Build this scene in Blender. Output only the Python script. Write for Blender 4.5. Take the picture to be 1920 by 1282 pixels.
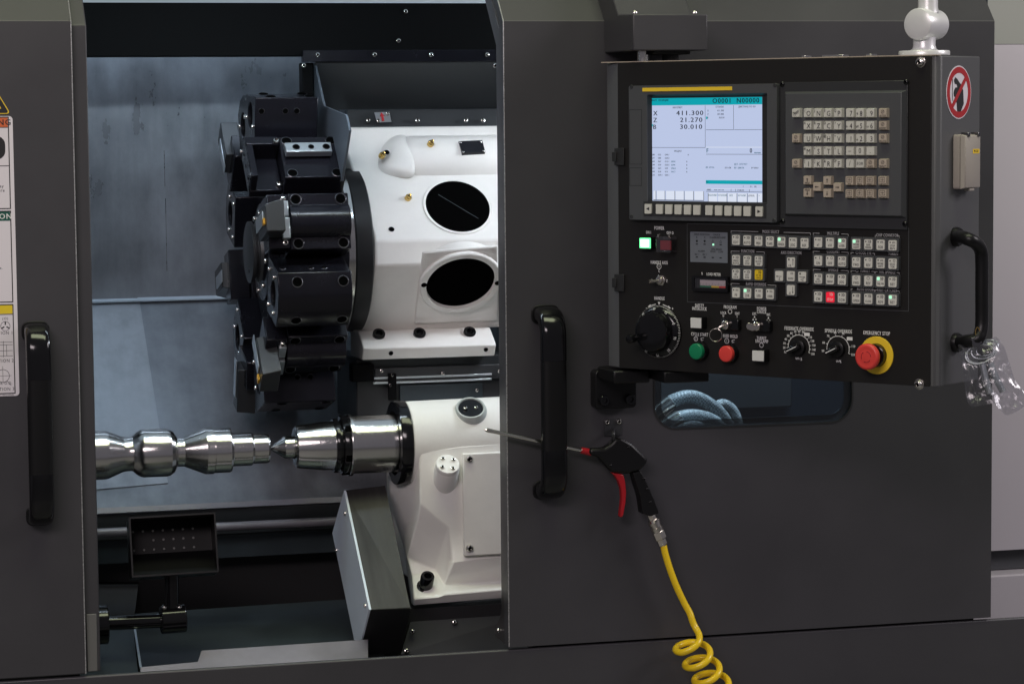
import bpy, bmesh, math, random
from mathutils import Vector, Matrix, noise
R = math.radians
random.seed(7)
sc = bpy.context.scene
for o in list(bpy.data.objects): bpy.data.objects.remove(o)
col = sc.collection

# ------------------------------------------------------------------ camera
YAW, PITCH, ROLL, FPX = R(15), R(-4.9), R(-0.52), 5000.0
FW = Vector((math.sin(YAW)*math.cos(PITCH), math.cos(YAW)*math.cos(PITCH), math.sin(PITCH)))
_r = FW.cross(Vector((0, 0, 1))).normalized(); _u = _r.cross(FW)
RT = _r*math.cos(ROLL)+_u*math.sin(ROLL); UP = _u*math.cos(ROLL)-_r*math.sin(ROLL)
CAM = Vector((-FW.x*4.6, -FW.y*4.6, 1.6))
cd = bpy.data.cameras.new('camera'); cam = bpy.data.objects.new('camera', cd); col.objects.link(cam)
cd.sensor_width = 36; cd.lens = 36*FPX/1920; cd.clip_start = 0.1; cd.clip_end = 100
cam.matrix_world = Matrix(((RT.x, UP.x, -FW.x, CAM.x), (RT.y, UP.y, -FW.y, CAM.y), (RT.z, UP.z, -FW.z, CAM.z), (0, 0, 0, 1)))
sc.camera = cam

# ------------------------------------------------------------------ light
w = bpy.data.worlds.new('World'); sc.world = w; w.use_nodes = True
bg = w.node_tree.nodes['Background']; bg.inputs[0].default_value = (0.92, 0.88, 1.0, 1); bg.inputs[1].default_value = 0.13
sc.view_settings.view_transform = 'Standard'; sc.view_settings.look = 'None'
sc.view_settings.exposure = 0; sc.view_settings.gamma = 1
def area(name, loc, target, sx, sy, power, color):
    l = bpy.data.lights.new(name, 'AREA'); l.shape = 'RECTANGLE'; l.size = sx; l.size_y = sy; l.energy = power; l.color = color
    o = bpy.data.objects.new(name, l); col.objects.link(o); o.location = loc
    o.rotation_euler = (Vector(target)-Vector(loc)).to_track_quat('-Z', 'Y').to_euler()
    return o
# hall ceiling lights, high above and in front of the machine, and one added fill
area('hall_light', (-0.2, -1.35, 5.1), (0.1, 0, 1.0), 3.2, 1.2, 84, (0.93, 1.0, 0.66))
area('hall_light', (3.4, -1.6, 3.2), (1.2, 0.6, 1.2), 1.6, 1.2, 62, (1.0, 0.93, 0.97))  # added unseen fill that brightens the neighbouring machine and the panel side
area('hall_light', (-2.3, -4.0, 3.3), (0.0, 0, 1.1), 2.4, 0.9, 78, (1.0, 0.87, 0.90))
# work lamps of the machining chamber, under its roof
area('work_lamp', (-0.42, 0.20, 1.83), (-0.35, 0.62, 1.1), 0.60, 0.09, 19, (0.76, 0.89, 1.0))
area('work_lamp', (0.12, 0.24, 1.83), (0.02, 0.46, 1.2), 0.40, 0.07, 16, (1.0, 0.97, 0.93))
area('work_lamp', (-0.45, 0.80, 1.765), (-0.40, 1.0, 1.1), 0.75, 0.06, 0.85, (0.66, 0.82, 1.0))
area('work_lamp', (0.66, 0.25, 1.70), (0.34, 0.55, 1.0), 0.25, 0.07, 6.5, (0.86, 0.92, 1.0))

# ------------------------------------------------------------------ geometry helpers
def ray(px, py): return FW*FPX+RT*(px-960)+UP*(641-py)
def at(px, py, Y):
    d = ray(px, py); return CAM+d*((Y-CAM.y)/d.y)
def atX(px, py, X):
    d = ray(px, py); return CAM+d*((X-CAM.x)/d.x)
def on(px, py, o, n):
    d = ray(px, py); return CAM+d*((Vector(o)-CAM).dot(n)/d.dot(n))
def frame(o, u, v):
    u = Vector(u).normalized(); v = Vector(v); n = u.cross(v).normalized(); v = n.cross(u)
    return Matrix(((u.x, v.x, n.x, o[0]), (u.y, v.y, n.y, o[1]), (u.z, v.z, n.z, o[2]), (0, 0, 0, 1)))
def axis_frame(p, d):
    d = Vector(d).normalized(); a = Vector((0, 0, 1)) if abs(d.z) < .9 else Vector((1, 0, 0))
    u = a.cross(d).normalized(); return frame(p, u, d.cross(u))     # local z = d
I4 = Matrix.Identity(4)
MAT = {}
WORLD = {}          # object name -> world origin of unrotated parents

class MB:
    def __init__(s, M=None): s.v = []; s.f = []; s.M = M or I4; s.mi = []; s.cur = 0
    def add(s, vs, fs):
        b = len(s.v); s.v += [s.M @ Vector(p) for p in vs]
        s.f += [tuple(i+b for i in f) for f in fs]; s.mi += [s.cur]*len(fs); return s
    def box(s, x0, x1, y0, y1, z0, z1):
        return s.add([(x, y, z) for z in (z0, z1) for y in (y0, y1) for x in (x0, x1)],
                     [(0, 2, 3, 1), (4, 5, 7, 6), (0, 1, 5, 4), (2, 6, 7, 3), (0, 4, 6, 2), (1, 3, 7, 5)])
    def prism(s, poly, z0, z1):          # poly in local xy
        n = len(poly); v = [(x, y, z0) for x, y in poly]+[(x, y, z1) for x, y in poly]
        area2 = sum(poly[i][0]*poly[(i+1) % n][1]-poly[(i+1) % n][0]*poly[i][1] for i in range(n))
        f = [tuple(range(n-1, -1, -1)), tuple(range(n, 2*n))]+[(i, (i+1) % n, n+(i+1) % n, n+i) for i in range(n)]
        if area2 < 0: f = [t[::-1] for t in f]
        return s.add(v, f)
    def lathe(s, prof, seg=32, cap=True, a0=0.0, a1=2*math.pi):     # prof [(z, r)], about local z
        v = []; f = []
        full = abs(a1-a0-2*math.pi) < 1e-6; m = seg if full else seg+1
        for z, r in prof:
            for k in range(m):
                a = a0+(a1-a0)*k/seg; v.append((r*math.cos(a), r*math.sin(a), z))
        for i in range(len(prof)-1):
            for k in range(seg):
                k2 = (k+1) % m
                f.append((i*m+k, i*m+k2, (i+1)*m+k2, (i+1)*m+k))
        if cap and full:
            if prof[0][1] > 1e-6: f.append(tuple(range(m-1, -1, -1)))
            if prof[-1][1] > 1e-6: f.append(tuple((len(prof)-1)*m+k for k in range(m)))
        return s.add(v, f)
    def cyl(s, p0, p1, r0, r1=None, seg=20):
        p0, p1 = Vector(p0), Vector(p1); M0 = s.M; s.M = M0 @ axis_frame(p0, p1-p0)
        s.lathe([(0, r0), ((p1-p0).length, r0 if r1 is None else r1)], seg); s.M = M0; return s
    def tube(s, pts, r, seg=10, closed=False, rr=None):
        pts = [Vector(p) for p in pts]; n = len(pts); v = []; f = []; N = None
        for i, p in enumerate(pts):
            t = (pts[(i+1) % n]-pts[i-1]) if closed else (pts[min(i+1, n-1)]-pts[max(i-1, 0)])
            t.normalize()
            if N is None: N = t.orthogonal().normalized()
            N = (N-t*N.dot(t)).normalized(); B = t.cross(N); q = rr[i] if rr else r
            for k in range(seg):
                a = 2*math.pi*k/seg; v.append(p+N*q*math.cos(a)+B*q*math.sin(a))
        for i in range(n if closed else n-1):
            j = (i+1) % n
            for k in range(seg): k2 = (k+1) % seg; f.append((i*seg+k, i*seg+k2, j*seg+k2, j*seg+k))
        if not closed: f += [tuple(range(seg-1, -1, -1)), tuple((n-1)*seg+k for k in range(seg))]
        return s.add(v, f)
    def sweep(s, path, prof):            # path [(y,z)], prof [(x,n)] : section swept in the local yz plane
        n = len(path); m = len(prof); v = []; f = []
        for i, (y, z) in enumerate(path):
            a, b = path[max(i-1, 0)], path[min(i+1, n-1)]; t = Vector((b[0]-a[0], b[1]-a[1])).normalized(); nn = Vector((-t.y, t.x))
            for x, q in prof: v.append((x, y+nn.x*q, z+nn.y*q))
        for i in range(n-1):
            for k in range(m): k2 = (k+1) % m; f.append((i*m+k, (i+1)*m+k, (i+1)*m+k2, i*m+k2))
        f += [tuple(range(m)), tuple((n-1)*m+k for k in range(m-1, -1, -1))]
        return s.add(v, f)
    def plate(s, outer, holes, z0, z1):  # plate in local xy with holes
        bm = bmesh.new()
        loops = []
        for lp in [outer]+holes:
            vs = [bm.verts.new((x, y, z0)) for x, y in lp]; loops.append(vs)
            for i in range(len(vs)): bm.edges.new((vs[i], vs[(i+1) % len(vs)]))
        bmesh.ops.triangle_fill(bm, use_beauty=True, edges=bm.edges[:], normal=(0, 0, -1))
        bmesh.ops.recalc_face_normals(bm, faces=bm.faces[:])
        bm.verts.index_update(); vs = [v.co.copy() for v in bm.verts]; fs = [tuple(v.index for v in f.verts) for f in bm.faces]
        if bm.faces and bm.faces[0].normal.z > 0: fs = [t[::-1] for t in fs]
        bm.free(); n = len(vs)
        s.add([(p.x, p.y, z0) for p in vs]+[(p.x, p.y, z1) for p in vs], fs+[tuple(i+n for i in t[::-1]) for t in fs])
        b = 0
        for j, lp in enumerate([outer]+holes):
            m = len(lp); ar = sum(lp[i][0]*lp[(i+1) % m][1]-lp[(i+1) % m][0]*lp[i][1] for i in range(m))
            q = [((i+1) % m, i, m+i, m+(i+1) % m)[::-1] for i in range(m)]
            if (ar < 0) != (j > 0): q = [t[::-1] for t in q]
            s.add([(x, y, z0) for x, y in lp]+[(x, y, z1) for x, y in lp], q)
        return s
    def mesh(s, name, mats, angle=35, weld=False):
        me = bpy.data.meshes.new(name); me.from_pydata([tuple(p) for p in s.v], [], s.f)
        for m in (mats if isinstance(mats, (list, tuple)) else [mats]): me.materials.append(MAT[m])
        me.polygons.foreach_set('material_index', s.mi)
        if weld:
            bm = bmesh.new(); bm.from_mesh(me); bmesh.ops.remove_doubles(bm, verts=bm.verts[:], dist=1e-6)
            bmesh.ops.recalc_face_normals(bm, faces=bm.faces[:]); bm.to_mesh(me); bm.free()
        me.polygons.foreach_set('use_smooth', [True]*len(me.polygons)); me.set_sharp_from_angle(angle=R(angle)); me.update()
        return me
    def build(s, name, mats, parent=None, bevel=0, seg=2, angle=35, weld=False):
        c = Vector((0, 0, 0))
        lo = Vector([min(p[i] for p in s.v) for i in range(3)]); hi = Vector([max(p[i] for p in s.v) for i in range(3)])
        c = (lo+hi)/2
        s.v = [p-c for p in s.v]
        o = bpy.data.objects.new(name, s.mesh(name, mats, angle, weld)); col.objects.link(o)
        place(o, c, parent)
        if bevel:
            b = o.modifiers.new('bevel', 'BEVEL'); b.width = bevel; b.segments = seg; b.limit_method = 'ANGLE'; b.angle_limit = R(30)
            b.harden_normals = False
        return o
def place(o, c, parent=None):
    c = Vector(c); WORLD[o.name] = c
    if parent: o.parent = parent; o.location = c-WORLD[parent.name]
    else: o.location = c
    return o
def inst(name, me, M, parent):           # shared-mesh piece with a world matrix
    o = bpy.data.objects.new(name, me); col.objects.link(o)
    o.rotation_euler = M.to_3x3().to_euler(); place(o, M.translation, parent); return o
def thing(name, label, cat, loc, group=None):
    o = bpy.data.objects.new(name, None); col.objects.link(o); o.empty_display_size = .05
    place(o, loc); return tag(o, label, cat, group)
def tag(o, label, cat, group=None):
    o['label'] = label; o['category'] = cat
    if group: o['group'] = group
    return o
def structure(o): o['kind'] = 'structure'; return o
def circle(cx, cy, r, n=32, ry=None): return [(cx+r*math.cos(2*math.pi*k/n), cy+(ry or r)*math.sin(2*math.pi*k/n)) for k in range(n)]
def rrect(x0, x1, y0, y1, r, n=5):
    p = []
    for cx, cy, a in ((x1-r, y1-r, 0), (x0+r, y1-r, 90), (x0+r, y0+r, 180), (x1-r, y0+r, 270)):
        for k in range(n+1): t = R(a+90*k/n); p.append((cx+r*math.cos(t), cy+r*math.sin(t)))
    return p
def smooth_path(pts, n=8):               # Catmull-Rom through points
    P = [Vector(p) for p in pts]; P = [P[0]*2-P[1]]+P+[P[-1]*2-P[-2]]; out = []
    for i in range(1, len(P)-2):
        for k in range(n):
            t = k/n; a, b, c, d = P[i-1], P[i], P[i+1], P[i+2]
            out.append(0.5*((2*b)+(c-a)*t+(2*a-5*b+4*c-d)*t*t+(3*b-a-3*c+d)*t**3))
    out.append(P[-2]); return out

# text -> flat faces (cached)
_tc = {}
def text_geo(st, size):
    if st not in _tc:
        cu = bpy.data.curves.new('t', 'FONT'); cu.body = st; cu.size = 1; cu.resolution_u = 2; cu.space_character = 1.16; cu.align_x = 'CENTER'; cu.align_y = 'CENTER'
        o = bpy.data.objects.new('t', cu); col.objects.link(o)
        me = o.to_mesh(); vs = [v.co.copy() for v in me.vertices]; fs = [tuple(p.vertices) for p in me.polygons]
        o.to_mesh_clear(); bpy.data.objects.remove(o); bpy.data.curves.remove(cu); _tc[st] = (vs, fs)
    vs, fs = _tc[st]
    return [(v.x*size, v.y*size, 0) for v in vs], fs
def put_text(mb, st, x, y, h, size, sx=1.0, left=False, bold=0):
    vs, fs = text_geo(st, size)
    if not vs: return
    dx = -min(v[0] for v in vs)*sx if left else 0
    offs = [(0, 0)] if not bold else [(0, 0), (bold, 0)]
    for k, (ox, oy) in enumerate(offs):
        mb.add([(x+dx+ox+v[0]*sx, y+oy+v[1], h+k*.00003) for v in vs], fs)
def line(mb, x0, y0, x1, y1, h, wd):
    d = Vector((x1-x0, y1-y0)); d.normalize(); n = Vector((-d.y, d.x))*wd/2
    mb.add([(x0-n.x, y0-n.y, h), (x1-n.x, y1-n.y, h), (x1+n.x, y1+n.y, h), (x0+n.x, y0+n.y, h)], [(0, 1, 2, 3)])
def rect(mb, x0, x1, y0, y1, h): mb.add([(x0, y0, h), (x1, y0, h), (x1, y1, h), (x0, y1, h)], [(0, 1, 2, 3)])
def rect_line(mb, x0, x1, y0, y1, h, wd):
    line(mb, x0-wd/2, y0, x1+wd/2, y0, h, wd); line(mb, x0-wd/2, y1, x1+wd/2, y1, h, wd)
    line(mb, x0, y0+wd/2, x0, y1-wd/2, h, wd); line(mb, x1, y0+wd/2, x1, y1-wd/2, h, wd)
def arc(mb, cx, cy, r, a0, a1, h, wd, n=24):
    for k in range(n):
        t0, t1 = R(a0+(a1-a0)*k/n), R(a0+(a1-a0)*(k+1)/n)
        mb.add([(cx+q*math.cos(t), cy+q*math.sin(t), h) for q, t in ((r-wd/2, t0), (r+wd/2, t0), (r+wd/2, t1), (r-wd/2, t1))], [(0, 1, 2, 3)])

# ------------------------------------------------------------------ materials
def mat(name, color, rough=.5, metal=0., bump=0., bscale=300., var=0., vscale=6., spec=.5, coat=0., emit=None, es=0., stretch=None, rvar=0.):
    m = bpy.data.materials.new(name); m.use_nodes = True; nt = m.node_tree; b = nt.nodes['Principled BSDF']
    b.inputs['Base Color'].default_value = (*color, 1); b.inputs['Roughness'].default_value = rough; b.inputs['Metallic'].default_value = metal
    b.inputs['Specular IOR Level'].default_value = spec; b.inputs['Coat Weight'].default_value = coat; b.inputs['Coat Roughness'].default_value = .08
    if emit: b.inputs['Emission Color'].default_value = (*emit, 1); b.inputs['Emission Strength'].default_value = es
    if bump or var or rvar:
        g = nt.nodes.new('ShaderNodeNewGeometry'); mp = nt.nodes.new('ShaderNodeMapping'); nt.links.new(g.outputs['Position'], mp.inputs['Vector'])
        if stretch: mp.inputs['Scale'].default_value = stretch
    if bump:
        n = nt.nodes.new('ShaderNodeTexNoise'); n.inputs['Scale'].default_value = bscale; n.inputs['Detail'].default_value = 2
        nt.links.new(mp.outputs[0], n.inputs['Vector'])
        bp = nt.nodes.new('ShaderNodeBump'); bp.inputs['Strength'].default_value = bump; bp.inputs['Distance'].default_value = .001
        nt.links.new(n.outputs['Fac'], bp.inputs['Height']); nt.links.new(bp.outputs[0], b.inputs['Normal'])
    if var or rvar:
        n = nt.nodes.new('ShaderNodeTexNoise'); n.inputs['Scale'].default_value = vscale; n.inputs['Detail'].default_value = 6; n.inputs['Roughness'].default_value = .62
        nt.links.new(mp.outputs[0], n.inputs['Vector'])
        if var:
            rp = nt.nodes.new('ShaderNodeValToRGB'); e = rp.color_ramp.elements
            e[0].position = .3; e[1].position = .7
            e[0].color = (*[c*(1-var) for c in color], 1); e[1].color = (*[min(1, c*(1+var)) for c in color], 1)
            nt.links.new(n.outputs['Fac'], rp.inputs[0]); nt.links.new(rp.outputs[0], b.inputs['Base Color'])
        if rvar:
            mr = nt.nodes.new('ShaderNodeMapRange'); mr.inputs['From Min'].default_value = .3; mr.inputs['From Max'].default_value = .7
            mr.inputs['To Min'].default_value = max(.03, rough-rvar); mr.inputs['To Max'].default_value = rough+rvar
            nt.links.new(n.outputs['Fac'], mr.inputs['Value']); nt.links.new(mr.outputs[0], b.inputs['Roughness'])
    MAT[name] = m; return m
mat('door_paint', (.0455, .0445, .0495), .42, bump=.14, bscale=1100, var=.11, vscale=2.0, rvar=.10)
mat('worn_edge_glint', (.42, .42, .42), .35, .6, var=.9, vscale=700)  # light speckle: worn paint together with a painted edge highlight
mat('black_plastic', (.005, .005, .0055), .36, spec=.32, bump=.04, bscale=900)
mat('black_gloss', (.005, .005, .006), .13, spec=.42)
mat('black_matte', (.010, .010, .011), .6)
mat('shadowed_black', (.004, .004, .0045), .5, spec=.25)  # colour darkened so the inner slope of the catcher looks shadowed
mat('label_white', (.74, .70, .74), .45)
mat('print_black', (.012, .012, .014), .5)
mat('print_white', (.78, .78, .76), .5)
mat('print_grey', (.46, .46, .46), .5)
mat('label_orange', (.62, .13, .04), .5)
mat('label_green', (.004, .085, .06), .5)
mat('label_yellow', (.78, .58, .02), .5)
mat('sticker_yellow', (.88, .60, .03), .45)
mat('sticker_red', (.42, .015, .02), .45)
mat('white_cast', (.79, .775, .735), .40, var=.06, vscale=7, bump=.16, bscale=110, coat=.12, rvar=.06)
mat('cast_grey', (.42, .45, .43), .45)
mat('dark_cover', (.030, .032, .034), .38, rvar=.06, vscale=8, var=.10)
mat('header_dark', (.0022, .0023, .0025), .6, spec=.08, var=.08, vscale=3)
mat('steel', (.68, .67, .66), .165, 1., bump=.14, bscale=60, stretch=(40, .6, .6), rvar=.05, vscale=40)
mat('steel_dark', (.16, .16, .17), .28, 1., rvar=.08, vscale=20)
mat('bolt_steel', (.70, .68, .64), .18, 1.)
mat('brass', (.75, .52, .18), .22, 1.)
mat('black_oxide', (.011, .0108, .0155), .24, .35, rvar=.06, spec=.45, vscale=14, var=.12)
mat('black_hole', (.002, .002, .002), .9, spec=0)
mat('silver_part', (.62, .66, .68), .28, .85)
mat('gold_insert', (.85, .46, .06), .3, .6)
mat('plate_blue', (.11, .13, .155), .42, .3, var=.12, vscale=7)
mat('guard_steel', (.036, .034, .034), .36, .30, spec=.35, rvar=.05, vscale=5, stretch=(6, .7, .7), var=.35)
mat('guard_pale', (.62, .70, .78), .42, .0, var=.05, vscale=5)
mat('teal_sheet', (.032, .042, .048), .40, .3, var=.25, vscale=6, rvar=.08)
mat('ring_black', (.010, .010, .011), .45, spec=.4)
mat('lilac_sheet', (.24, .225, .25), .42, .3, var=.2, vscale=7)
mat('panel_black', (.0105, .0096, .009), .45, spec=.35, bump=.05, bscale=1200)
mat('panel_grey', (.085, .087, .090), .45, bump=.25, bscale=700)
mat('unit_grey', (.066, .069, .074), .40, bump=.10, bscale=1100)
mat('unit_dark', (.026, .027, .029), .42, bump=.08, bscale=1100)
mat('key_cream', (.60, .59, .54), .5, var=.04, vscale=30)
mat('key_tan', (.45, .38, .31), .5, var=.05, vscale=30)
mat('button_white', (.68, .68, .66), .38)
mat('cap_white', (.66, .65, .60), .42)
mat('cap_yellow', (.80, .56, .02), .42)
mat('green_button', (.004, .20, .085), .35)
mat('red_button', (.72, .055, .045), .38)
mat('dark_red', (.22, .02, .03), .25)
mat('silver_paint', (.74, .74, .75), .30, .25)
mat('beige_box', (.34, .31, .27), .42)
mat('hose_yellow', (.95, .66, .015), .28, coat=.2)
mat('trigger_red', (.36, .006, .012), .35)
mat('nickel', (.66, .62, .56), .22, 1.)
mat('fold_edge', (.13, .13, .125), .45)
mat('neighbour_paint', (.53, .49, .545), .45, var=.03, vscale=2)
mat('neighbour_grey', (.27, .27, .265), .45)
mat('neighbour_dark', (.075, .078, .085), .5)
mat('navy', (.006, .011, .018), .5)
mat('ceiling_glow', (.62, .72, .78), .5, emit=(.70, .86, 1.0), es=.30)  # glow added so the roof underside looks lit by the lamps
mat('concrete', (.16, .16, .16), .5, var=.2, vscale=2)
mat('screen', (.02, .02, .03), .3, emit=(.60, .69, .95), es=.80)
mat('screen_teal', (.0, .05, .06), .3, emit=(.0, .42, .50), es=.80)
mat('screen_light', (.02, .02, .03), .3, emit=(.80, .86, 1.0), es=.85)
mat('screen_ink', (.006, .010, .02), .4)
mat('screen_ink_teal', (.01, .06, .09), .4, emit=(.0, .12, .2), es=.5)
mat('lit_green', (.05, .5, .15), .3, emit=(.15, 1.0, .35), es=1.6)
mat('lit_green_core', (.6, .9, .7), .3, emit=(.75, 1.0, .82), es=1.3)
mat('lit_red', (.5, .01, .03), .3, emit=(1.0, .02, .05), es=.55)
mat('lit_led', (.3, .8, .5), .3, emit=(.45, 1.0, .66), es=.75)
mat('meter_face', (.70, .66, .68), .4)
mat('status_grey', (.15, .165, .19), .5)
def mix_glass(name, tint, gloss, rough=.05):
    m = bpy.data.materials.new(name); m.use_nodes = True; nt = m.node_tree; nt.nodes.clear()
    out = nt.nodes.new('ShaderNodeOutputMaterial'); t = nt.nodes.new('ShaderNodeBsdfTransparent'); g = nt.nodes.new('ShaderNodeBsdfGlossy')
    t.inputs[0].default_value = (*tint, 1); g.inputs['Roughness'].default_value = rough
    lw = nt.nodes.new('ShaderNodeLayerWeight'); lw.inputs['Blend'].default_value = .35
    mr = nt.nodes.new('ShaderNodeMapRange'); mr.inputs['To Min'].default_value = gloss; mr.inputs['To Max'].default_value = min(1, gloss+.5)
    nt.links.new(lw.outputs['Facing'], mr.inputs[0])
    mx = nt.nodes.new('ShaderNodeMixShader'); nt.links.new(mr.outputs[0], mx.inputs[0]); nt.links.new(t.outputs[0], mx.inputs[1]); nt.links.new(g.outputs[0], mx.inputs[2])
    nt.links.new(mx.outputs[0], out.inputs[0]); MAT[name] = m; return nt, mx, out
mix_glass('window_glass', (.74, .84, .90), .03)
mix_glass('clear_plastic', (.90, .90, .92), .07, .22)
mix_glass('clear_cover', (.92, .88, .88), .10, .05)
# galvanised chamber sheet with smears and drips
def sheet_mat(name, base, rough, metal):
    m = mat(name, base, rough, metal); nt = m.node_tree; b = nt.nodes['Principled BSDF']
    g = nt.nodes.new('ShaderNodeNewGeometry')
    def tex(scale, sc, det=6, ro=.6, dist=0):
        mp = nt.nodes.new('ShaderNodeMapping'); mp.inputs['Scale'].default_value = sc; nt.links.new(g.outputs['Position'], mp.inputs[0])
        n = nt.nodes.new('ShaderNodeTexNoise'); n.inputs['Scale'].default_value = scale; n.inputs['Detail'].default_value = det; n.inputs['Roughness'].default_value = ro
        n.inputs['Distortion'].default_value = dist; nt.links.new(mp.outputs[0], n.inputs['Vector']); return n
    a = tex(2.2, (1, 1, 1), 4, .5, .4); c = tex(16, (1, 1, .6), 6, .65); d = tex(30, (1, .15, .08), 4, .6)
    add = nt.nodes.new('ShaderNodeMath'); add.operation = 'ADD'; nt.links.new(a.outputs['Fac'], add.inputs[0]); nt.links.new(c.outputs['Fac'], add.inputs[1])
    ad2 = nt.nodes.new('ShaderNodeMath'); ad2.operation = 'MULTIPLY_ADD'; ad2.inputs[1].default_value = .45
    nt.links.new(d.outputs['Fac'], ad2.inputs[0]); nt.links.new(add.outputs[0], ad2.inputs[2])
    rp = nt.nodes.new('ShaderNodeValToRGB'); rp.color_ramp.elements[0].position = .90; rp.color_ramp.elements[1].position = 1.0
    mr = nt.nodes.new('ShaderNodeMapRange'); mr.inputs['From Min'].default_value = .9; mr.inputs['From Max'].default_value = 1.55
    nt.links.new(ad2.outputs[0], mr.inputs[0])
    rp.color_ramp.elements[0].position = .1; rp.color_ramp.elements[1].position = .9
    rp.color_ramp.elements[0].color = (*[x*.70 for x in base], 1); rp.color_ramp.elements[1].color = (*[min(1, x*1.16) for x in base], 1)
    nt.links.new(mr.outputs[0], rp.inputs[0]); nt.links.new(rp.outputs[0], b.inputs['Base Color'])
    r2 = nt.nodes.new('ShaderNodeMapRange'); r2.inputs['To Min'].default_value = rough-.10; r2.inputs['To Max'].default_value = rough+.12
    nt.links.new(mr.outputs[0], r2.inputs[0]); nt.links.new(r2.outputs[0], b.inputs['Roughness'])
    bp = nt.nodes.new('ShaderNodeBump'); bp.inputs['Strength'].default_value = .08; bp.inputs['Distance'].default_value = .002
    nt.links.new(a.outputs['Fac'], bp.inputs['Height']); nt.links.new(bp.outputs[0], b.inputs['Normal'])
sheet_mat('chamber_sheet', (.30, .32, .35), .36, .5)
sheet_mat('chamber_plate', (.42, .445, .48), .38, .5)
# printed dot border of the window pane
def frit_mat():
    nt, mx, out = mix_glass('frit_glass', (.74, .84, .90), .03)
    g = nt.nodes.new('ShaderNodeNewGeometry'); sp = nt.nodes.new('ShaderNodeSeparateXYZ'); nt.links.new(g.outputs['Position'], sp.inputs[0])
    def M(op, a, b=None, c=None):
        n = nt.nodes.new('ShaderNodeMath'); n.operation = op
        for i, x in enumerate((a, b, c)):
            if x is None: continue
            if isinstance(x, (int, float)): n.inputs[i].default_value = x
            else: nt.links.new(x, n.inputs[i])
        return n.outputs[0]
    s_ = M('MULTIPLY', M('ADD', sp.outputs['X'], sp.outputs['Z']), 270.); t_ = M('MULTIPLY', M('SUBTRACT', sp.outputs['X'], sp.outputs['Z']), 270.)
    fx = M('SUBTRACT', M('FRACT', s_), .5); fy = M('SUBTRACT', M('FRACT', t_), .5)
    d = M('SQRT', M('ADD', M('MULTIPLY', fx, fx), M('MULTIPLY', fy, fy)))
    dots = M('GREATER_THAN', d, .40)          # ink between open dots
    ink = nt.nodes.new('ShaderNodeBsdfPrincipled'); ink.inputs['Base Color'].default_value = (.004, .005, .007, 1); ink.inputs['Roughness'].default_value = .5
    m2 = nt.nodes.new('ShaderNodeMixShader'); nt.links.new(dots, m2.inputs[0]); nt.links.new(mx.outputs[0], m2.inputs[1]); nt.links.new(ink.outputs[0], m2.inputs[2])
    nt.links.new(m2.outputs[0], out.inputs[0])
frit_mat()
# woven hose sleeve
def braid_mat():
    m = mat('braid', (.34, .42, .45), .5, .15); nt = m.node_tree; b = nt.nodes['Principled BSDF']
    g = nt.nodes.new('ShaderNodeNewGeometry')
    ck = nt.nodes.new('ShaderNodeTexChecker'); ck.inputs['Scale'].default_value = 300; nt.links.new(g.outputs['Position'], ck.inputs['Vector'])
    ck.inputs['Color1'].default_value = (.60, .66, .67, 1); ck.inputs['Color2'].default_value = (.22, .25, .26, 1)
    nt.links.new(ck.outputs['Color'], b.inputs['Base Color'])
    bp = nt.nodes.new('ShaderNodeBump'); bp.inputs['Strength'].default_value = .6; bp.inputs['Distance'].default_value = .001
    nt.links.new(ck.outputs['Fac'], bp.inputs['Height']); nt.links.new(bp.outputs[0], b.inputs['Normal'])
braid_mat()

# shared fasteners, axis = local +z, head underside at z=0
def screw_mesh(name, r, h, m='bolt_steel', hole='black_hole', hex_=True):
    b = MB(); b.lathe([(0, r), (h*.55, r), (h*.9, r*.78), (h, r*.52), (h*.55, r*.50), (h*.5, 0)], 20, cap=False)
    b.cur = 1; b.lathe([(h*.56, r*.5), (h*.561, 0)], 6 if hex_ else 16, cap=False)
    return b.mesh(name, [m, hole])
SCREW = {k: screw_mesh('screw', k/1000, k/1000*.9) for k in (4, 5, 6, 7, 8)}
def cap_mesh(r, h, m='black_gloss'):
    b = MB(); b.lathe([(0, r), (h*.92, r), (h, r*.92), (h, r*.56), (h*.55, r*.55), (h*.55, 0)], 24, cap=False)
    return b.mesh('cap_screw', m)
CAP = {k: cap_mesh(k/1000, k/1000*1.1) for k in (9, 11, 12)}
def sock(name, r):                       # threaded hole seen as a dark pit with a bright chamfer
    b = MB(); b.lathe([(.0002, r*1.18), (.0008, r*1.1), (.0007, r*.95)], 20, cap=False); b.cur = 1
    b.lathe([(.0008, r*.97), (.0006, 0)], 20, cap=False); return b.mesh(name, ['steel_dark', 'black_hole'])
PIT = {k: sock('threaded_hole', k/1000) for k in (4, 5, 6, 9, 11)}

# ================================================================== setting
b = MB(); b.box(-6, 6, -7, 5, -.02, 0); structure(b.build('floor', 'concrete'))

# ================================================================== enclosure of the lathe (fixed sheet metal)
ZF = at(135, 40, 0).z                      # fold of the sloped top
ZB = at(945, 1217, 0).z                    # top of the base skirt
XL, XR = -1.15, 0.93
enc = thing('lathe_enclosure', 'dark grey fixed lathe enclosure with stained metallic machining chamber and base skirt', 'lathe', (0, .5, 0))
b = MB(); b.box(XL, 2.2, .004, .014, .02, ZB-.0015); b.build('base_skirt', 'door_paint', enc, .003)
b = MB(); b.box(XL, XR, .076, 1.3, .02, .12); b.build('chip_pan', 'black_matte', enc)
b = MB(); b.box(XL, XR+.02, .060, .072, ZB-.06, ZB-.035); b.build('door_rail', 'steel_dark', enc)
WY = 1.05
zf = at(300, 562, WY).z                    # fold line of the back sheet
zt = at(300, -20, .62).z
zl = at(400, 943, .64).z
b = MB(); b.box(XL, XR, WY, WY+.003, zf, zt+.1); b.build('back_sheet', 'chamber_sheet', enc)
xs = at(252, 300, WY).x
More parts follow.
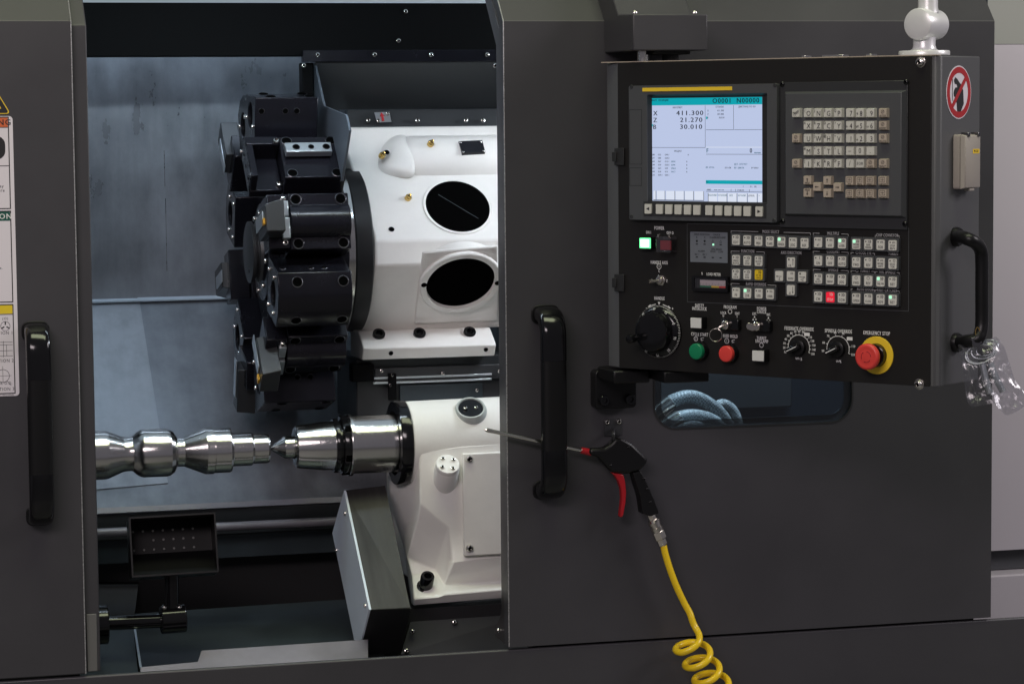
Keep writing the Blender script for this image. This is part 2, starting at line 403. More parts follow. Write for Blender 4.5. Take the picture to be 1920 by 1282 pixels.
b = MB(); b.box(XL, xs, WY-.004, WY-.0005, zf+.004, at(250, 137, WY).z); b.build('back_plate', 'chamber_sheet', enc)
def yz_sheet(name, m, x0, x1, pts, t=.003, parent=enc, bevel=0):
    """sheet folded along X through (Y,Z) points, thickness t downwards/backwards"""
    B = MB(Matrix(((0, 0, 1, 0), (1, 0, 0, 0), (0, 1, 0, 0), (0, 0, 0, 1))))   # local x->Y, y->Z, z->X
    up = []; 
    for i, p in enumerate(pts):
        a, c = pts[max(i-1, 0)], pts[min(i+1, len(pts)-1)]; d = Vector((c[0]-a[0], c[1]-a[1])).normalized(); up.append((p[0]+d.y*t, p[1]-d.x*t))
    B.prism(list(pts)+up[::-1], x0, x1); return B.build(name, m, parent, bevel, weld=True)
def yz_prism(name, m, x0, x1, pts, parent, bevel=0, seg=2):
    B = MB(Matrix(((0, 0, 1, 0), (1, 0, 0, 0), (0, 1, 0, 0), (0, 0, 0, 1)))); B.prism(pts, x0, x1)
    return B.build(name, m, parent, bevel, seg, weld=True)
yz_sheet('highlight_lip', 'guard_pale', XL, at(450, 557, WY).x, [(WY-.016, zf+.001), (WY-.001, zf+.006)], .003)  # the lip's pale colour carries the highlight along the fold
yz_sheet('slant_sheet', 'chamber_sheet', XL, XR, [(.64, zl), (WY-.001, zf)], .003)
p = at(310, 400, WY); b = MB(); b.box(p.x-.0005, p.x+.0005, WY-.0010, WY-.0002, at(310, 350, WY).z, at(310, 282, WY).z); b.build('sheet_seam', 'steel_dark', enc)
b = MB(); b.box(p.x+.0005, p.x+.0013, WY-.0010, WY-.0002, at(310, 508, WY).z, at(310, 372, WY).z); b.build('sheet_seam', 'steel_dark', enc)
# overlapping slant plate on the left, with its free lower edge
def on_slant(px, py, off=0):
    n = Vector((0, -(zf-zl), WY-.64)).normalized(); return on(px, py, Vector((0, .64, zl))+n*off, n)
sl = [on_slant(120, 566, .0022), on_slant(262, 566, .0022), on_slant(315, 905, .0022), on_slant(180, 917, .0022), on_slant(120, 920, .0022)]
n_ = Vector((0, -(zf-zl), WY-.64)).normalized()
b = MB(); b.add(sl+[p-n_*.0018 for p in sl], [(0, 1, 2, 3, 4)[::-1], (5, 6, 7, 8, 9)]+[(i, (i+1) % 5, 5+(i+1) % 5, 5+i) for i in range(5)]); b.build('slant_plate', 'chamber_plate', enc, weld=True)
# bed front edge, rails and chute under it
z1 = at(400, 952, .63).z; z2 = at(400, 985, .63).z
yz_sheet('bed_lip', 'lilac_sheet', XL, XR, [(.628, z1), (.634, zl+.002)], .002)
b = MB(); b.box(XL, XR, .632, .66, z2-.02, z1-.002); b.build('bed_edge', 'dark_cover', enc, .003)
p = at(400, 988, .585); b = MB(); b.cyl((XL, .585, p.z), (XR, .585, p.z), .0085); b.build('bed_rail', 'lilac_sheet', enc)
z3 = at(400, 1048, .63).z
b = MB(); b.box(XL, XR, .642, .65, z3, z2-.021); b.build('bed_apron', 'teal_sheet', enc)
b = MB(); b.box(XL, XR, .70, .71, .12, z3-.002); b.build('chute_wall', 'black_matte', enc)
# lower chute sheets and the pale tray plate
def quad(name, m, pts, parent, t=.003):
    q = [Vector(p) for p in pts]; n = (q[1]-q[0]).cross(q[-1]-q[0]).normalized()
    if n.dot(CAM-q[0]) < 0: n = -n
    k = len(q); B = MB(); B.add(q+[p-n*t for p in q], [tuple(range(k)), tuple(range(2*k-1, k-1, -1))]+[(i, (i+1) % k, k+(i+1) % k, k+i) for i in range(k)])
    return B.build(name, m, parent, weld=True)
quad('chute_sheet', 'teal_sheet', [at(150, 1290, .10), at(262, 1290, .10), at(248, 1155, .36), at(150, 1150, .36)], enc)
quad('chute_sheet', 'teal_sheet', [at(266, 1290, .12), at(690, 1262, .12), at(690, 1120, .50), at(252, 1150, .50)], enc)
quad('chute_sheet', 'black_matte', [at(150, 1152, .36), at(252, 1152, .36), at(260, 1090, .69), at(150, 1090, .69)], enc)
_a, _b, _c = at(262, 1290, .06), at(690, 1262, .06), at(690, 1198, .15); _n = (_b-_a).cross(_c-_a).normalized()
quad('tray_plate', 'lilac_sheet', [on(*p, _a, _n) for p in ((262, 1290), (690, 1262), (690, 1198), (378, 1219), (371, 1240), (264, 1250))], enc)
quad('chute_rib', 'silver_part', [at(262, 1250, .14), at(266, 1250, .14), at(255, 1178, .30), at(251, 1178, .30)], enc)
# sides, roof and floor that close the chamber
b = MB(); b.box(XL-.01, XL, .11, 1.3, ZB, zt+.1); b.build('side_wall', 'chamber_sheet', enc)
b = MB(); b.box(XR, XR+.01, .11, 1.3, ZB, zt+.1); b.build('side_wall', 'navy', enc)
zh0, zh1 = at(500, 106, .62).z, at(500, 10, .62).z
hd = MB(); hd.box(XL, XR, .62, .68, zh0, zh1+.05); hd = hd.build('header_beam', 'header_dark', enc, .002)
for px, py in ((760, 22), (747, 77)):
    inst('screw', SCREW[5], axis_frame(at(px, py, .62), (0, -1, 0)), hd)
b = MB(); b.box(XL, XR, .11, .619, zh1+.004, zh1+.014); b.build('roof_panel', 'ceiling_glow', enc)
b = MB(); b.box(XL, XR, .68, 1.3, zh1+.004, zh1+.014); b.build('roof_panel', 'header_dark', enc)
# added navy sheet; its colour stands in for the unlit chamber behind the window
b = MB(); b.box(.16, XR, .60, .61, ZB, zh0-.15); b.build('window_dark_sheet', 'navy', enc)

# ================================================================== sliding doors
def door_section(B, x0, x1, t=.03):
    """front sheet with its sloped top, extruded along X"""
    c = .16
    B.prism([(0, ZB+.003), (0, ZF), (c*.95, ZF+c), (c*.95+.02, ZF+c-.02), (t, ZF-.01), (t, ZB+.003)], x0, x1)
MYZ = Matrix(((0, 0, 1, 0), (1, 0, 0, 0), (0, 1, 0, 0), (0, 0, 0, 1)))
def handle(parent, px0, px1, py0, py1, pro, base_px):
    """D handle: px0..px1 and py0..py1 bound the grip as seen at depth -pro"""
    a = at(px0, (py0+py1)/2, -pro); c = at(px1, (py0+py1)/2, -pro); xc = (a.x+c.x)/2; wd = (c.x-a.x)/2
    zt_, zb_ = at((px0+px1)/2, py0, -pro).z, at((px0+px1)/2, py1, -pro).z
    th = .014; rr = .034
    root = bpy.data.objects.new('handle', None); col.objects.link(root); root.empty_display_size = .05; place(root, (xc, 0, (zt_+zb_)/2), parent)
    prof = [(wd*math.copysign(abs(math.cos(t))**.6, math.cos(t)), th*math.copysign(abs(math.sin(t))**.6, math.sin(t))) for t in [2*math.pi*k/28 for k in range(28)]]
    prof_in = [(x*.985, q*.97) for x, q in prof]
    M = Matrix.Translation((xc, 0, 0))
    ym = -pro+th
    for s, z in ((1, zt_), (-1, zb_)):
        zc = z-s*th
        path = [(.0005, zc), (ym+rr, zc)]+[(ym+rr-rr*math.sin(R(t)), zc-s*(rr-rr*math.cos(R(t)))) for t in range(10, 91, 10)]+[(ym, zc-s*.075)]
        if s > 0: path = path[::-1]
        B = MB(M); B.sweep(path, prof); B.build('end_cap', 'black_gloss', root, weld=True)
        B = MB(M @ Matrix.Translation((0, -.0005, zc)) @ Matrix.Rotation(R(90), 4, 'X')); B.prism([(x*1.12, q*1.2) for x, q in prof], 0, .004); B.build('foot_plate', 'black_plastic', root, .001)
    B = MB(M); B.sweep([(ym, zb_+th+.07), (ym, zt_-th-.07)], prof_in); B.build('grip', 'black_plastic', root, weld=True)
    return root

xe = at(147, 640, 0).x
dl = thing('sliding_door', 'dark grey sliding door at the left edge with warning stickers and black handle', 'machine door', (xe-.1, 0, ZB), 'sliding doors of the lathe')
b = MB(MYZ); door_section(b, XL, xe); b.build('door_leaf', 'door_paint', dl, .002, weld=True)
xf = at(175, 640, .016).x
b = MB(MYZ); b.prism([(.016, ZB+.003), (.016, ZF-.006), (.16, ZF+.16-.022), (.18, ZF+.14), (.05, ZF-.02), (.05, ZB+.003)], xe-.002, xf); b.build('edge_flange', 'door_paint', dl, .002, weld=True)
b = MB(); b.cyl((xe-.0004, .0004, ZB+.004), (xe-.0004, .0004, ZF), .0011, seg=8); b.cyl((xe-.0004, .0004, ZF), (xe-.0004, .152, ZF+.16), .0011, seg=8); b.build('edge_bead', 'worn_edge_glint', dl)
b = MB(); b.cyl((XL, .0006, ZF), (xe-.002, .0006, ZF), .0007, seg=8); b.build('fold_bead', 'fold_edge', dl)
b = MB(); q0 = at(160, 1090, .017); q1 = at(184, 1268, .017); b.box(q0.x, q1.x-.001, .0125, .0155, ZB+.004, at(170, 1150, .016).z); b.build('lower_guide', 'fold_edge', dl, .001)
handle(dl, 53, 100, 610, 992, .062, 0)

xr0 = at(949, 640, 0).x; xr1 = at(1861, 640, 0).x
dr = thing('sliding_door', 'wide dark grey door with tall black handle and window, behind the control panel', 'machine door', ((xr0+xr1)/2, 0, ZB), 'sliding doors of the lathe')
b = MB(); b.box(xr0+.05, xr1-.02, .031, .058, ZB-.06, ZB+.03); b.build('gap_light_block', 'black_matte', dr)  # added unseen box that blocks light leaking through the door gap
# window opening
wp = [at(1225, 720, 0), at(1600, 700, 0), at(1262, 806, 0), at(1565, 794, 0)]
wx0, wx1 = wp[0].x, wp[1].x; wz0 = (wp[2].z+wp[3].z)/2; wz1 = at(1400, 470, 0).z
hole = rrect(wx0, wx1, wz0, wz1, .042, 8)
MXZ = Matrix(((1, 0, 0, 0), (0, 0, -1, 0), (0, 1, 0, 0), (0, 0, 0, 1)))      # local xy -> XZ, local z -> -Y
b = MB(MXZ); b.plate([(xr0, ZB+.003), (xr1, ZB+.003), (xr1, ZF), (xr0, ZF)], [hole], 0, -.030)
b.M = MYZ; b.prism([(0, ZF), (.152, ZF+.16), (.172, ZF+.14), (.03, ZF-.0005)], xr0, xr1)
b.build('door_leaf', 'door_paint', dr, weld=True)
b = MB(); b.cyl((xr0+.0004, .0004, ZB+.004), (xr0+.0004, .0004, ZF), .0011, seg=8); b.cyl((xr0+.0004, .0004, ZF), (xr0+.0004, .152, ZF+.16), .0011, seg=8); b.build('edge_bead', 'worn_edge_glint', dr)
b = MB(); b.cyl((xr0, .0006, ZF), (xr1, .0006, ZF), .0007, seg=8); b.build('fold_bead', 'fold_edge', dr)
yz_prism('edge_flange', 'door_paint', xr0+.003, xr0+.04, [(.031, ZB+.003), (.031, ZF-.02), (.17, ZF+.125), (.19, ZF+.10), (.062, ZF-.04), (.062, ZB+.003)], dr, .002)
zq = at(935, 1100, .07).z
yz_prism('lower_guide', 'guard_steel', xr0+.001, xr0+.004, [(.032, ZB+.004), (.032, zq+.02), (.06, zq-.05), (.10, zq-.08), (.10, ZB+.004)], dr)
inst('screw', SCREW[4], axis_frame((xr0, .07, ZB+.02), (-1, 0, 0)), dr)
B = MB(MXZ); B.plate(rrect(wx0+.0031, wx1-.0031, wz0+.0031, wz1-.0031, .04, 8), [rrect(wx0+.016, wx1-.016, wz0+.016, wz1-.016, .028, 8)], -.004, -.008)
B.build('window_border', 'frit_glass', dr)
B = MB(MXZ); B.prism(rrect(wx0+.0161, wx1-.0161, wz0+.0161, wz1-.0161, .028, 8), -.004, -.008); B.build('window_pane', 'window_glass', dr)
B = MB(MXZ); B.plate(rrect(wx0-.0, wx1+.0, wz0-.0, wz1+.0, .042, 8), [rrect(wx0+.003, wx1-.003, wz0+.003, wz1-.003, .04, 8)], .0006, -.0300); B.build('window_gasket', 'black_matte', dr)
handle(dr, 1019, 1066, 579, 942, .066, 0)

# braided hoses behind the window
def hose(label, pts, r, ring=None):
    P = smooth_path([at(*p) for p in pts], 10)
    t = thing('braided_hose', label, 'hose', P[0], 'braided hoses behind the door window')
    B = MB(); B.tube(P, r, 16); B.build('sleeve', 'braid', t)
    if ring is not None:
        d = (P[ring+1]-P[ring]).normalized(); B = MB(axis_frame(P[0]-d*.01, d)); B.lathe([(0, r*1.12), (.004, r*1.2), (.04, r*1.2), (.045, r*1.05)], 20); B.build('ferrule', 'nickel', t)
    return t
hose('thick braided hose arching highest behind the window', [(1232, 775, .20), (1262, 751, .20), (1300, 744, .21), (1340, 765, .22), (1366, 800, .24), (1385, 850, .26)], .0125, 0)
hose('short braided hose curving low along the window edge', [(1246, 800, .16), (1275, 782, .16), (1310, 780, .17), (1345, 795, .18), (1368, 840, .2)], .0120, 0)
hose('thin braided hose looped behind the two thick ones', [(1325, 790, .28), (1342, 762, .29), (1360, 757, .3), (1380, 777, .3), (1392, 830, .3)], .0085)
hose('dark hose lying lowest in the corner of the window', [(1262, 812, .13), (1290, 797, .13), (1315, 800, .14), (1335, 830, .15)], .007)

# ================================================================== stickers on the left door
FS = frame((0, -.0012, 0), (1, 0, 0), (0, 0, 1))           # local x->X, y->Z, z->-Y
def sx(px, py): p = at(px, py, -.001); return p.x, p.z
wl = thing('safety_label', 'tall white safety label with orange, green and yellow headers on left door', 'label', (sx(0, 480)[0], -.001, sx(0, 480)[1]))
x1 = sx(30, 480)[0]; x0 = x1-.125; zt0 = sx(12, 218)[1]; zb0 = sx(25, 742)[1]
b = MB(FS); b.prism(rrect(x0, x1, zb0, zt0, .006), -.001, 0); b.build('backing', 'label_white', wl)
def lz(py): return sx(20, py)[1]
xi0, xi1 = x0+.006, x1-.007
ink = MB(FS); h = .0002
for a, c in ((220, 391), (396, 566), (571, 737)): rect_line(ink, xi0, xi1, lz(c), lz(a), h, .0016)
line(ink, xi0, lz(311), xi1, lz(311), h, .0012); line(ink, xi0, lz(239), xi1, lz(239), h, .0012); line(ink, xi0, lz(589), xi1, lz(589), h, .0012)
for nm, m, a, c in (('orange_header', 'label_orange', 221, 239), ('green_header', 'label_green', 397, 414), ('yellow_header', 'label_yellow', 572, 588)):
    q = MB(FS); rect(q, xi0+.001, xi1-.001, lz(c), lz(a), .0001); q.build(nm, m, wl)
b = MB(FS); b.prism(rrect(x1-.075, x1-.013, lz(299), lz(255), .014), 0, .0003); b.build('pictogram', 'print_black', wl)
put_text(ink, 'WARNING', x1-.008-.031, lz(230), h, .0135, bold=.0005)
for i, s in enumerate(('Rotating parts may', 'cause severe', )): put_text(ink, s, x1-.0475 if i == 0 else x1-.036, lz(349+i*8), h, .0075, .9)
put_text(ink, 'Read the manual before use.', x1-.062, lz(502), h, .0065, .9)
for s, py in (('CAUTION 1', 624), ('CAUTION 2', 676), ('CAUTION 3', 729)): put_text(ink, s, x1-.028, lz(py), h, .0075, .9)
put_text(ink, '(O)', x1-.020, lz(597), h, .006)
cx, cz = x1-.020, lz(611); arc(ink, cx, cz, .0075, 0, 360, h, .0007)
for a in (90, 210, 330): line(ink, cx+.002*math.cos(R(a)), cz+.002*math.sin(R(a)), cx+.0073*math.cos(R(a)), cz+.0073*math.sin(R(a)), h, .002)
for xx, a, c in ((x1-.031, 641, 668), (x1-.024, 639, 669), (x1-.019, 646, 667)): line(ink, xx, lz(a), xx, lz(c), h, .0006)
for py in (641, 646, 657, 667): line(ink, x1-.033, lz(py), x1-.009, lz(py), h, .0006)
cx, cz = x1-.026, lz(704); arc(ink, cx, cz, .0105, 0, 360, h, .0007); line(ink, cx-.014, cz, cx+.014, cz, h, .0005); line(ink, cx, cz-.013, cx, cz+.016, h, .0005)
line(ink, cx+.006, cz-.008, cx+.013, cz-.016, h, .0007); put_text(ink, 'CHUCK O.D.', x1-.030, lz(718), h, .0065, .9)
put_text(ink, 'D1150210040', x1-.022, lz(740), h, .0038)
ink.build('lettering', 'print_black', wl)
gw = MB(FS); put_text(gw, 'PRECAUTION', x1-.008-.040, lz(406), .0003, .0125, bold=.0004); gw.build('header_lettering', 'print_white', wl)
tr = thing('warning_sign', 'yellow and black triangular warning sticker cut off by the left edge', 'sign', (sx(-10, 195)[0], -.001, sx(-10, 195)[1]))
cx = sx(20, 212)[0]-.036; zb_ = sx(5, 214)[1]
def tri(s, dz=0): return [(cx-.036*s, zb_+.021-.021*s), (cx+.036*s, zb_+.021-.021*s), (cx, zb_+.021+.0415*s)]
def rtri(s, r=.004):
    P = [Vector(p) for p in tri(s)]; out = []
    for i in range(3):
        a, c, d = P[i-1], P[i], P[(i+1) % 3]; u, v = (a-c).normalized(), (d-c).normalized()
        for k in range(6): t = k/5; out.append(tuple((c+u*r*2)*(1-t)**2+c*2*t*(1-t)+(c+v*r*2)*t*t))
    return out
b = MB(FS); b.prism(rtri(1.0), -.0005, .0); b.build('backing', 'sticker_yellow', tr)
b = MB(FS); b.plate(rtri(.93, .003), [rtri(.60, .001)], .0001, .0003); b.build('border', 'print_black', tr)

# ================================================================== upper way cover above the turret
wc = thing('way_cover', 'dark grey folded metal way cover with screws above the white turret housing', 'machine cover', at(750, 220, .66))
zc0, zc1 = at(700, 116, .60).z, at(700, 94, .60).z
xw0 = at(568, 105, .60).x
b = MB(); b.box(xw0, XR-.01, .602, .619, zc0, zc1); s_ = b.build('top_flange', 'black_oxide', wc, .001)
for px in (595, 702, 808, 913): inst('screw', SCREW[5], axis_frame(at(px, 103, .602), (0, -1, 0)), wc)
yA = .606
pA, pB = at(760, 118, yA), at(760, 205, .74)
xa = at(590, 125, .62).x
B = MB(); 
def poly_sheet(name, m, pts, parent, t=.003): return quad(name, m, pts, parent, t)
yz_sheet('slant_cover', 'dark_cover', at(592, 120, .61).x, XR-.01, [(.74, pB.z), (.612, pA.z)], .003, wc)
zW0, zW1 = at(760, 238, .72).z, at(760, 206, .735).z
yz_sheet('lower_cover', 'dark_cover', at(655, 215, .72).x, XR-.01, [(.715, zW0-.02), (.735, zW1)], .003, wc)
for px in (690, 782, 873, 905): inst('screw', SCREW[5], axis_frame(at(px, 226, .716), (0, -1, .3)), wc)
poly_sheet('arrow_tag', 'silver_part', [at(702, 211, .712), at(730, 210, .712), at(734, 229, .711), at(707, 230, .711)], wc, .001)
poly_sheet('arrow', 'sticker_red', [at(716, 228, .7105), at(721, 227, .7105), at(719, 218, .7105), at(722, 218, .7105), at(715, 211, .7105), at(712, 219, .7105), at(715, 219, .7105)], wc, .0005)
for px, py in ((727, 214), (709, 227)): inst('screw', SCREW[4], axis_frame(at(px, py, .712), (0, -1, .3)), wc)
# left end plate, reaching forward
poly_sheet('end_plate', 'plate_blue', [atX(*p, xa) for p in ((566, 112), (590, 122), (607, 199), (648, 216), (655, 245), (640, 340), (600, 340), (566, 260))], wc, .004)
for px, py in ((569, 123), (928, 123)): inst('screw', SCREW[5], axis_frame(at(px, py, .60), (0, -1, 0)), wc)
b = MB(); b.box(at(566, 150, .63).x, xa-.001, .625, .66, at(570, 300, .63).z, at(570, 118, .63).z); b.build('side_post', 'header_dark', wc, .002)

# ================================================================== turret housing (white casting)
HY = .45
th = thing('turret_housing', 'white cast turret housing with two large black round openings and brass nipples', 'machine housing', at(800, 640, .58))
hx0 = at(704, 470, HY).x; hx1 = at(1010, 470, HY).x
zb = [at(770, y, HY).z for y in (447, 497)]
top = at(780, 238, .635); low = at(780, 618, .565)
prof = [(.635, top.z), (HY+.012, zb[0]+.008), (HY, zb[0]-.004), (HY, zb[1]), (.565, low.z), (.70, low.z), (.80, top.z-.05), (.70, top.z)]
# left end leans back towards the top like the casting
def ends(y, z): return hx0-(.030 if z > top.z-.02 else 0)-(.022 if z < low.z+.01 else 0)
n = len(prof); v = [(ends(y, z), y, z) for y, z in prof]+[(hx1, y, z) for y, z in prof]
xh = at(936, 300, .55).x
b = MB(); b.add(v, [tuple(range(n)), tuple(range(2*n-1, n-1, -1))]+[(i, (i+1) % n, n+(i+1) % n, n+i) for i in range(n)])
b.build('casting', 'white_cast', th, .0045, 3, weld=True)
nt_ = Vector((0, -(top.z-zb[0]), .635-HY)).normalized(); nt_ = Vector((0, -abs(nt_.y), abs(nt_.z)))
nt_ = Vector((0, -(top.z-zb[0]-.008), .635-HY-.012)).normalized()
nt_ = Vector((0, nt_.y, nt_.z)) if nt_.z > 0 else -nt_
otop = Vector((0, HY+.012, zb[0]+.008))
def ont(px, py, off=0): return on(px, py, otop+nt_*off, nt_)
nl_ = Vector((0, -(zb[1]-low.z), -(.565-HY))).normalized(); olow = Vector((0, HY, zb[1]))
def onl(px, py, off=0): return on(px, py, olow+nl_*off, nl_)
# upper opening
c0 = ont(858, 388); rx = (ont(921, 388)-ont(796, 388)).length/2
b = MB(axis_frame(c0, nt_)); b.lathe([(.0005, rx+.003), (.0022, rx+.0015), (.0018, rx-.003)], 48, cap=False); b.build('opening_rim', 'white_cast', th)
b = MB(axis_frame(c0, nt_)); b.lathe([(.0016, rx-.002), (.0012, 0)], 48, cap=False); b.build('opening_dark_disc', 'black_hole', th)  # flush disc; the dark depth of the opening is put into its black
quad('cover_seam', 'steel_dark', [ont(822, 364.4, .0022), ont(897, 409.4, .0022), ont(897, 410.4, .0022), ont(822, 365.4, .0022)], th, .0003)
# lower opening with raised ring and pads
c1 = onl(862, 524); r1 = (onl(928, 520)-onl(795, 528)).length/2
b = MB(axis_frame(c1, nl_)); b.lathe([(-.02, r1+.012), (.010, r1+.010), (.012, r1+.008), (.012, r1-.002), (.004, r1-.003)], 56, cap=False); b.build('opening_ring', 'white_cast', th)
b = MB(axis_frame(c1, nl_)); b.lathe([(.005, r1-.001), (.0045, 0)], 48, cap=False); b.build('opening_dark_disc', 'black_hole', th)  # flush black disc painted in place of the dark recess
u_ = Vector((1, 0, 0)); 
for s in (-1, 1):
    p = c1+u_*s*(r1+.003)+nl_*.0125; b = MB(axis_frame(p, nl_)); b.lathe([(-.001, .0055), (.0004, .0055), (.0003, 0)], 14, cap=False); b.build('pin_hole', 'black_hole', th)
q = [onl(*p, .004) for p in ((792, 474), (934, 462), (934, 602), (776, 608))]
b = MB(); b.add(q+[p-nl_*.006 for p in q], [(0, 1, 2, 3), (7, 6, 5, 4)]+[(i, (i+1) % 4, 4+(i+1) % 4, 4+i) for i in range(4)]); b.build('opening_pad', 'white_cast', th, .003, weld=True)
# rounded motor bulge and the sharp fairing on the upper face
e0, e1 = ont(768, 262), ont(892, 255)
b = MB(axis_frame(Vector((ont(762, 290).x, 0, 0))+Vector((0, ont(820, 292).y, ont(820, 292).z))-nt_*.030, (1, 0, 0)))
b.lathe([(0, .052), (.012, .058), (.20, .058), (.21, .052)], 40); b.build('bulge', 'white_cast', th)
fp = [ont(*p) for p in ((700, 322), (716, 268), (752, 246), (776, 262), (780, 340), (742, 332))]
pk = [ont(756, 262, .030), ont(779, 300, .034), ont(779, 336, .012), ont(730, 300, .022)]
b = MB(); b.add(fp+pk, [(0, 9, 6, 1), (1, 6, 2), (2, 6, 3), (3, 6, 7), (3, 7, 4), (7, 8, 4), (0, 5, 9), (9, 5, 8), (9, 8, 7, 6), (5, 4, 8)])
o_ = b.build('fairing', 'white_cast', th, weld=True, angle=80); m_ = o_.modifiers.new('sub', 'SUBSURF'); m_.levels = 2; m_.render_levels = 2
for e in o_.data.edges: pass
# nipples, holes and the type plate
NIP = MB(); NIP.lathe([(0, .0065), (.006, .0065), (.0065, .0045), (.010, .0045), (.012, .003), (.014, .0025), (.0155, 0)], 12, cap=False); NIP = NIP.mesh('nipple', 'brass')
for px, py, off in ((806, 272, .028), (715, 294, .022), (764, 373, 0)): inst('grease_nipple', NIP, axis_frame(ont(px, py, off), (nt_+Vector((.25, 0, 0)))), th)
for px, py, off in ((725, 286, .0245), (734, 430, .0005)): inst('threaded_hole', PIT[5], axis_frame(ont(px, py, off), nt_), th)
pl = [ont(*p, .0315) for p in ((860, 265), (904, 263), (910, 285), (867, 287))]
b = MB(); b.add(pl+[p-nt_*.010 for p in pl], [(0, 1, 2, 3), (7, 6, 5, 4)]+[(i, (i+1) % 4, 4+(i+1) % 4, 4+i) for i in range(4)]); tp = b.build('type_plate', 'black_oxide', th, weld=True)
RIV = screw_mesh('rivet', .0022, .0012)
for px, py in ((863, 267), (902, 266), (907, 283), (869, 285)): inst('rivet', RIV, axis_frame(ont(px, py, .0316), nt_), tp)
# foot flange with socket screws
FY = .50
fz = [at(800, y, FY).z for y in (625, 645, 672)]
fx0, fx1 = at(681, 650, FY).x, at(930, 650, FY).x
yz_prism('foot', 'white_cast', fx0, fx1, [(.545, fz[0]+.004), (FY+.004, fz[1]), (FY, fz[1]-.006), (FY+.012, fz[2]), (.62, fz[2]), (.62, fz[0]+.004)], th, .002)
for px in (709, 785, 879):
    py = 632-(px-709)*.022; inst('cap_screw', CAP[12], axis_frame(at(px, py, .535), (0, -.75, .66)), th)
for px, py in ((733, 662), (911, 655)): inst('threaded_hole', PIT[4], axis_frame(at(px, py, FY+.0045), (0, -1, -.3)), th)

# cross slide under the housing
cs = thing('cross_slide', 'dark steel cross slide with clamped wiper strips beneath the white turret housing', 'machine slide', at(800, 740, .6))
b = MB(); b.box(at(668, 700, .56).x, XR-.2, .56, .75, at(800, 790, .56).z, fz[2]-.002); b.build('slide_body', 'dark_cover', cs, .003)
b = MB(); q0, q1 = at(660, 683, .53), at(702, 715, .53); b.box(q0.x, q1.x, .53, .559, q1.z, q0.z); b.build('wiper_block', 'header_dark', cs, .002)
q0, q1 = at(703, 688, .545), at(938, 715, .545)
b = MB(); b.box(q0.x, q1.x+.03, .545, .559, q1.z+.006, q0.z-.003); b.build('wiper_plate', 'dark_cover', cs, .001)
for py, yy in ((708, .542), (717, .540)):
    p = at(700, py, yy); b = MB(); b.box(p.x, at(922, 700, yy).x, yy, yy+.004, p.z-.0035, p.z+.0005); b.build('wiper_strip', 'silver_part', cs, .0005)
for px, py in ((715, 695), (735, 703), (731, 722), (830, 700), (936, 696)): inst('screw', SCREW[4], axis_frame(at(px, py, .5395 if px != 715 else .545), (0, -1, 0)), cs)
b = MB(); q0, q1 = at(728, 700, .536), at(744, 750, .536); b.box(q0.x, q1.x, .536, .5415, q1.z, q0.z); b.build('clip', 'header_dark', cs, .001)
b = MB(); q0, q1 = at(750, 722, .55), at(905, 755, .55); b.box(q0.x, q1.x, .55, .5595, q1.z-.01, q0.z); b.build('inspection_plate', 'teal_sheet', cs, .001)
inst('screw', SCREW[4], axis_frame(at(894, 731, .55), (0, -1, 0)), cs)

# ================================================================== tool turret (axis along X)
AY = .60
A0 = at(466, 473, AY); AZ = A0.z
def ax(px): return at(px, 470, AY).x
tu = thing('tool_turret', 'black twelve station tool turret with holders around its rim, left of white housing', 'tool turret', (ax(560), AY, AZ))
def TF(x): return axis_frame((x, AY, AZ), (1, 0, 0))
b = MB(TF(0))
b.lathe([(ax(636), .150), (ax(640), .156), (ax(668), .156), (ax(671), .150)], 72); b.build('index_ring', 'ring_black', tu)
b = MB(TF(0)); b.lathe([(ax(620), .160), (ax(621), .1635), (ax(635), .1635)], 72); b.build('bright_ring', 'steel', tu)
# 12-sided drum
dr_ = [(.205*math.cos(R(30*k+30)), .205*math.sin(R(30*k+30))) for k in range(12)]
b = MB(TF(0)); b.prism([(x*.93, y*.93) for x, y in dr_], ax(508), ax(619)); b.build('drum', 'black_oxide', tu, .003)
b = MB(TF(0)); b.lathe([(ax(486), .080), (ax(490), .092), (ax(507.5), .095)], 48); b.build('face_ring', 'black_oxide', tu)
b = MB(TF(0)); b.lathe([(ax(464), .052), (ax(466), .0585), (ax(472), .0585), (ax(474), .050), (ax(479), .050), (ax(480), .056), (ax(485.5), .058)], 48); b.build('hub_cap', 'dark_cover', tu)
for k in range(8):
    a = R(45*k+10); inst('screw', SCREW[5], axis_frame((ax(486.2), AY-.075*math.sin(a), AZ+.075*math.cos(a)), (-1, 0, 0)), tu)
inst('threaded_hole', PIT[4], axis_frame((ax(463.8), AY-.02, AZ-.035), (-1, 0, 0)), tu)
def radial(al):                      # frame at the axis: local x = X, local y = tangent, local z = radial outward
    a = R(al); rad = Vector((0, -math.sin(a), math.cos(a))); tan = Vector((0, math.cos(a), math.sin(a)))   # tangent points back and up
    return Matrix(((1, 0, 0, 0), (0, tan.y, rad.y, AY), (0, tan.z, rad.z, AZ), (0, 0, 0, 1)))
HX0, HX1 = ax(470), ax(602)
def holder_root(al):
    M = radial(al); o = bpy.data.objects.new('tool_holder', None); col.objects.link(o); o.empty_display_size = .03
    place(o, M @ Vector(((HX0+HX1)/2, 0, .2)), tu); return o, M
SHOULDER = [(-.052, .192), (.052, .192), (.052, .284), (.018, .303), (-.018, .303), (-.052, .284)]
FLAT = [(-.052, .192), (.052, .192), (.052, .299), (-.052, .299)]
TALL = [(-.052, .192), (.052, .192), (.052, .296), (-.052, .316)]
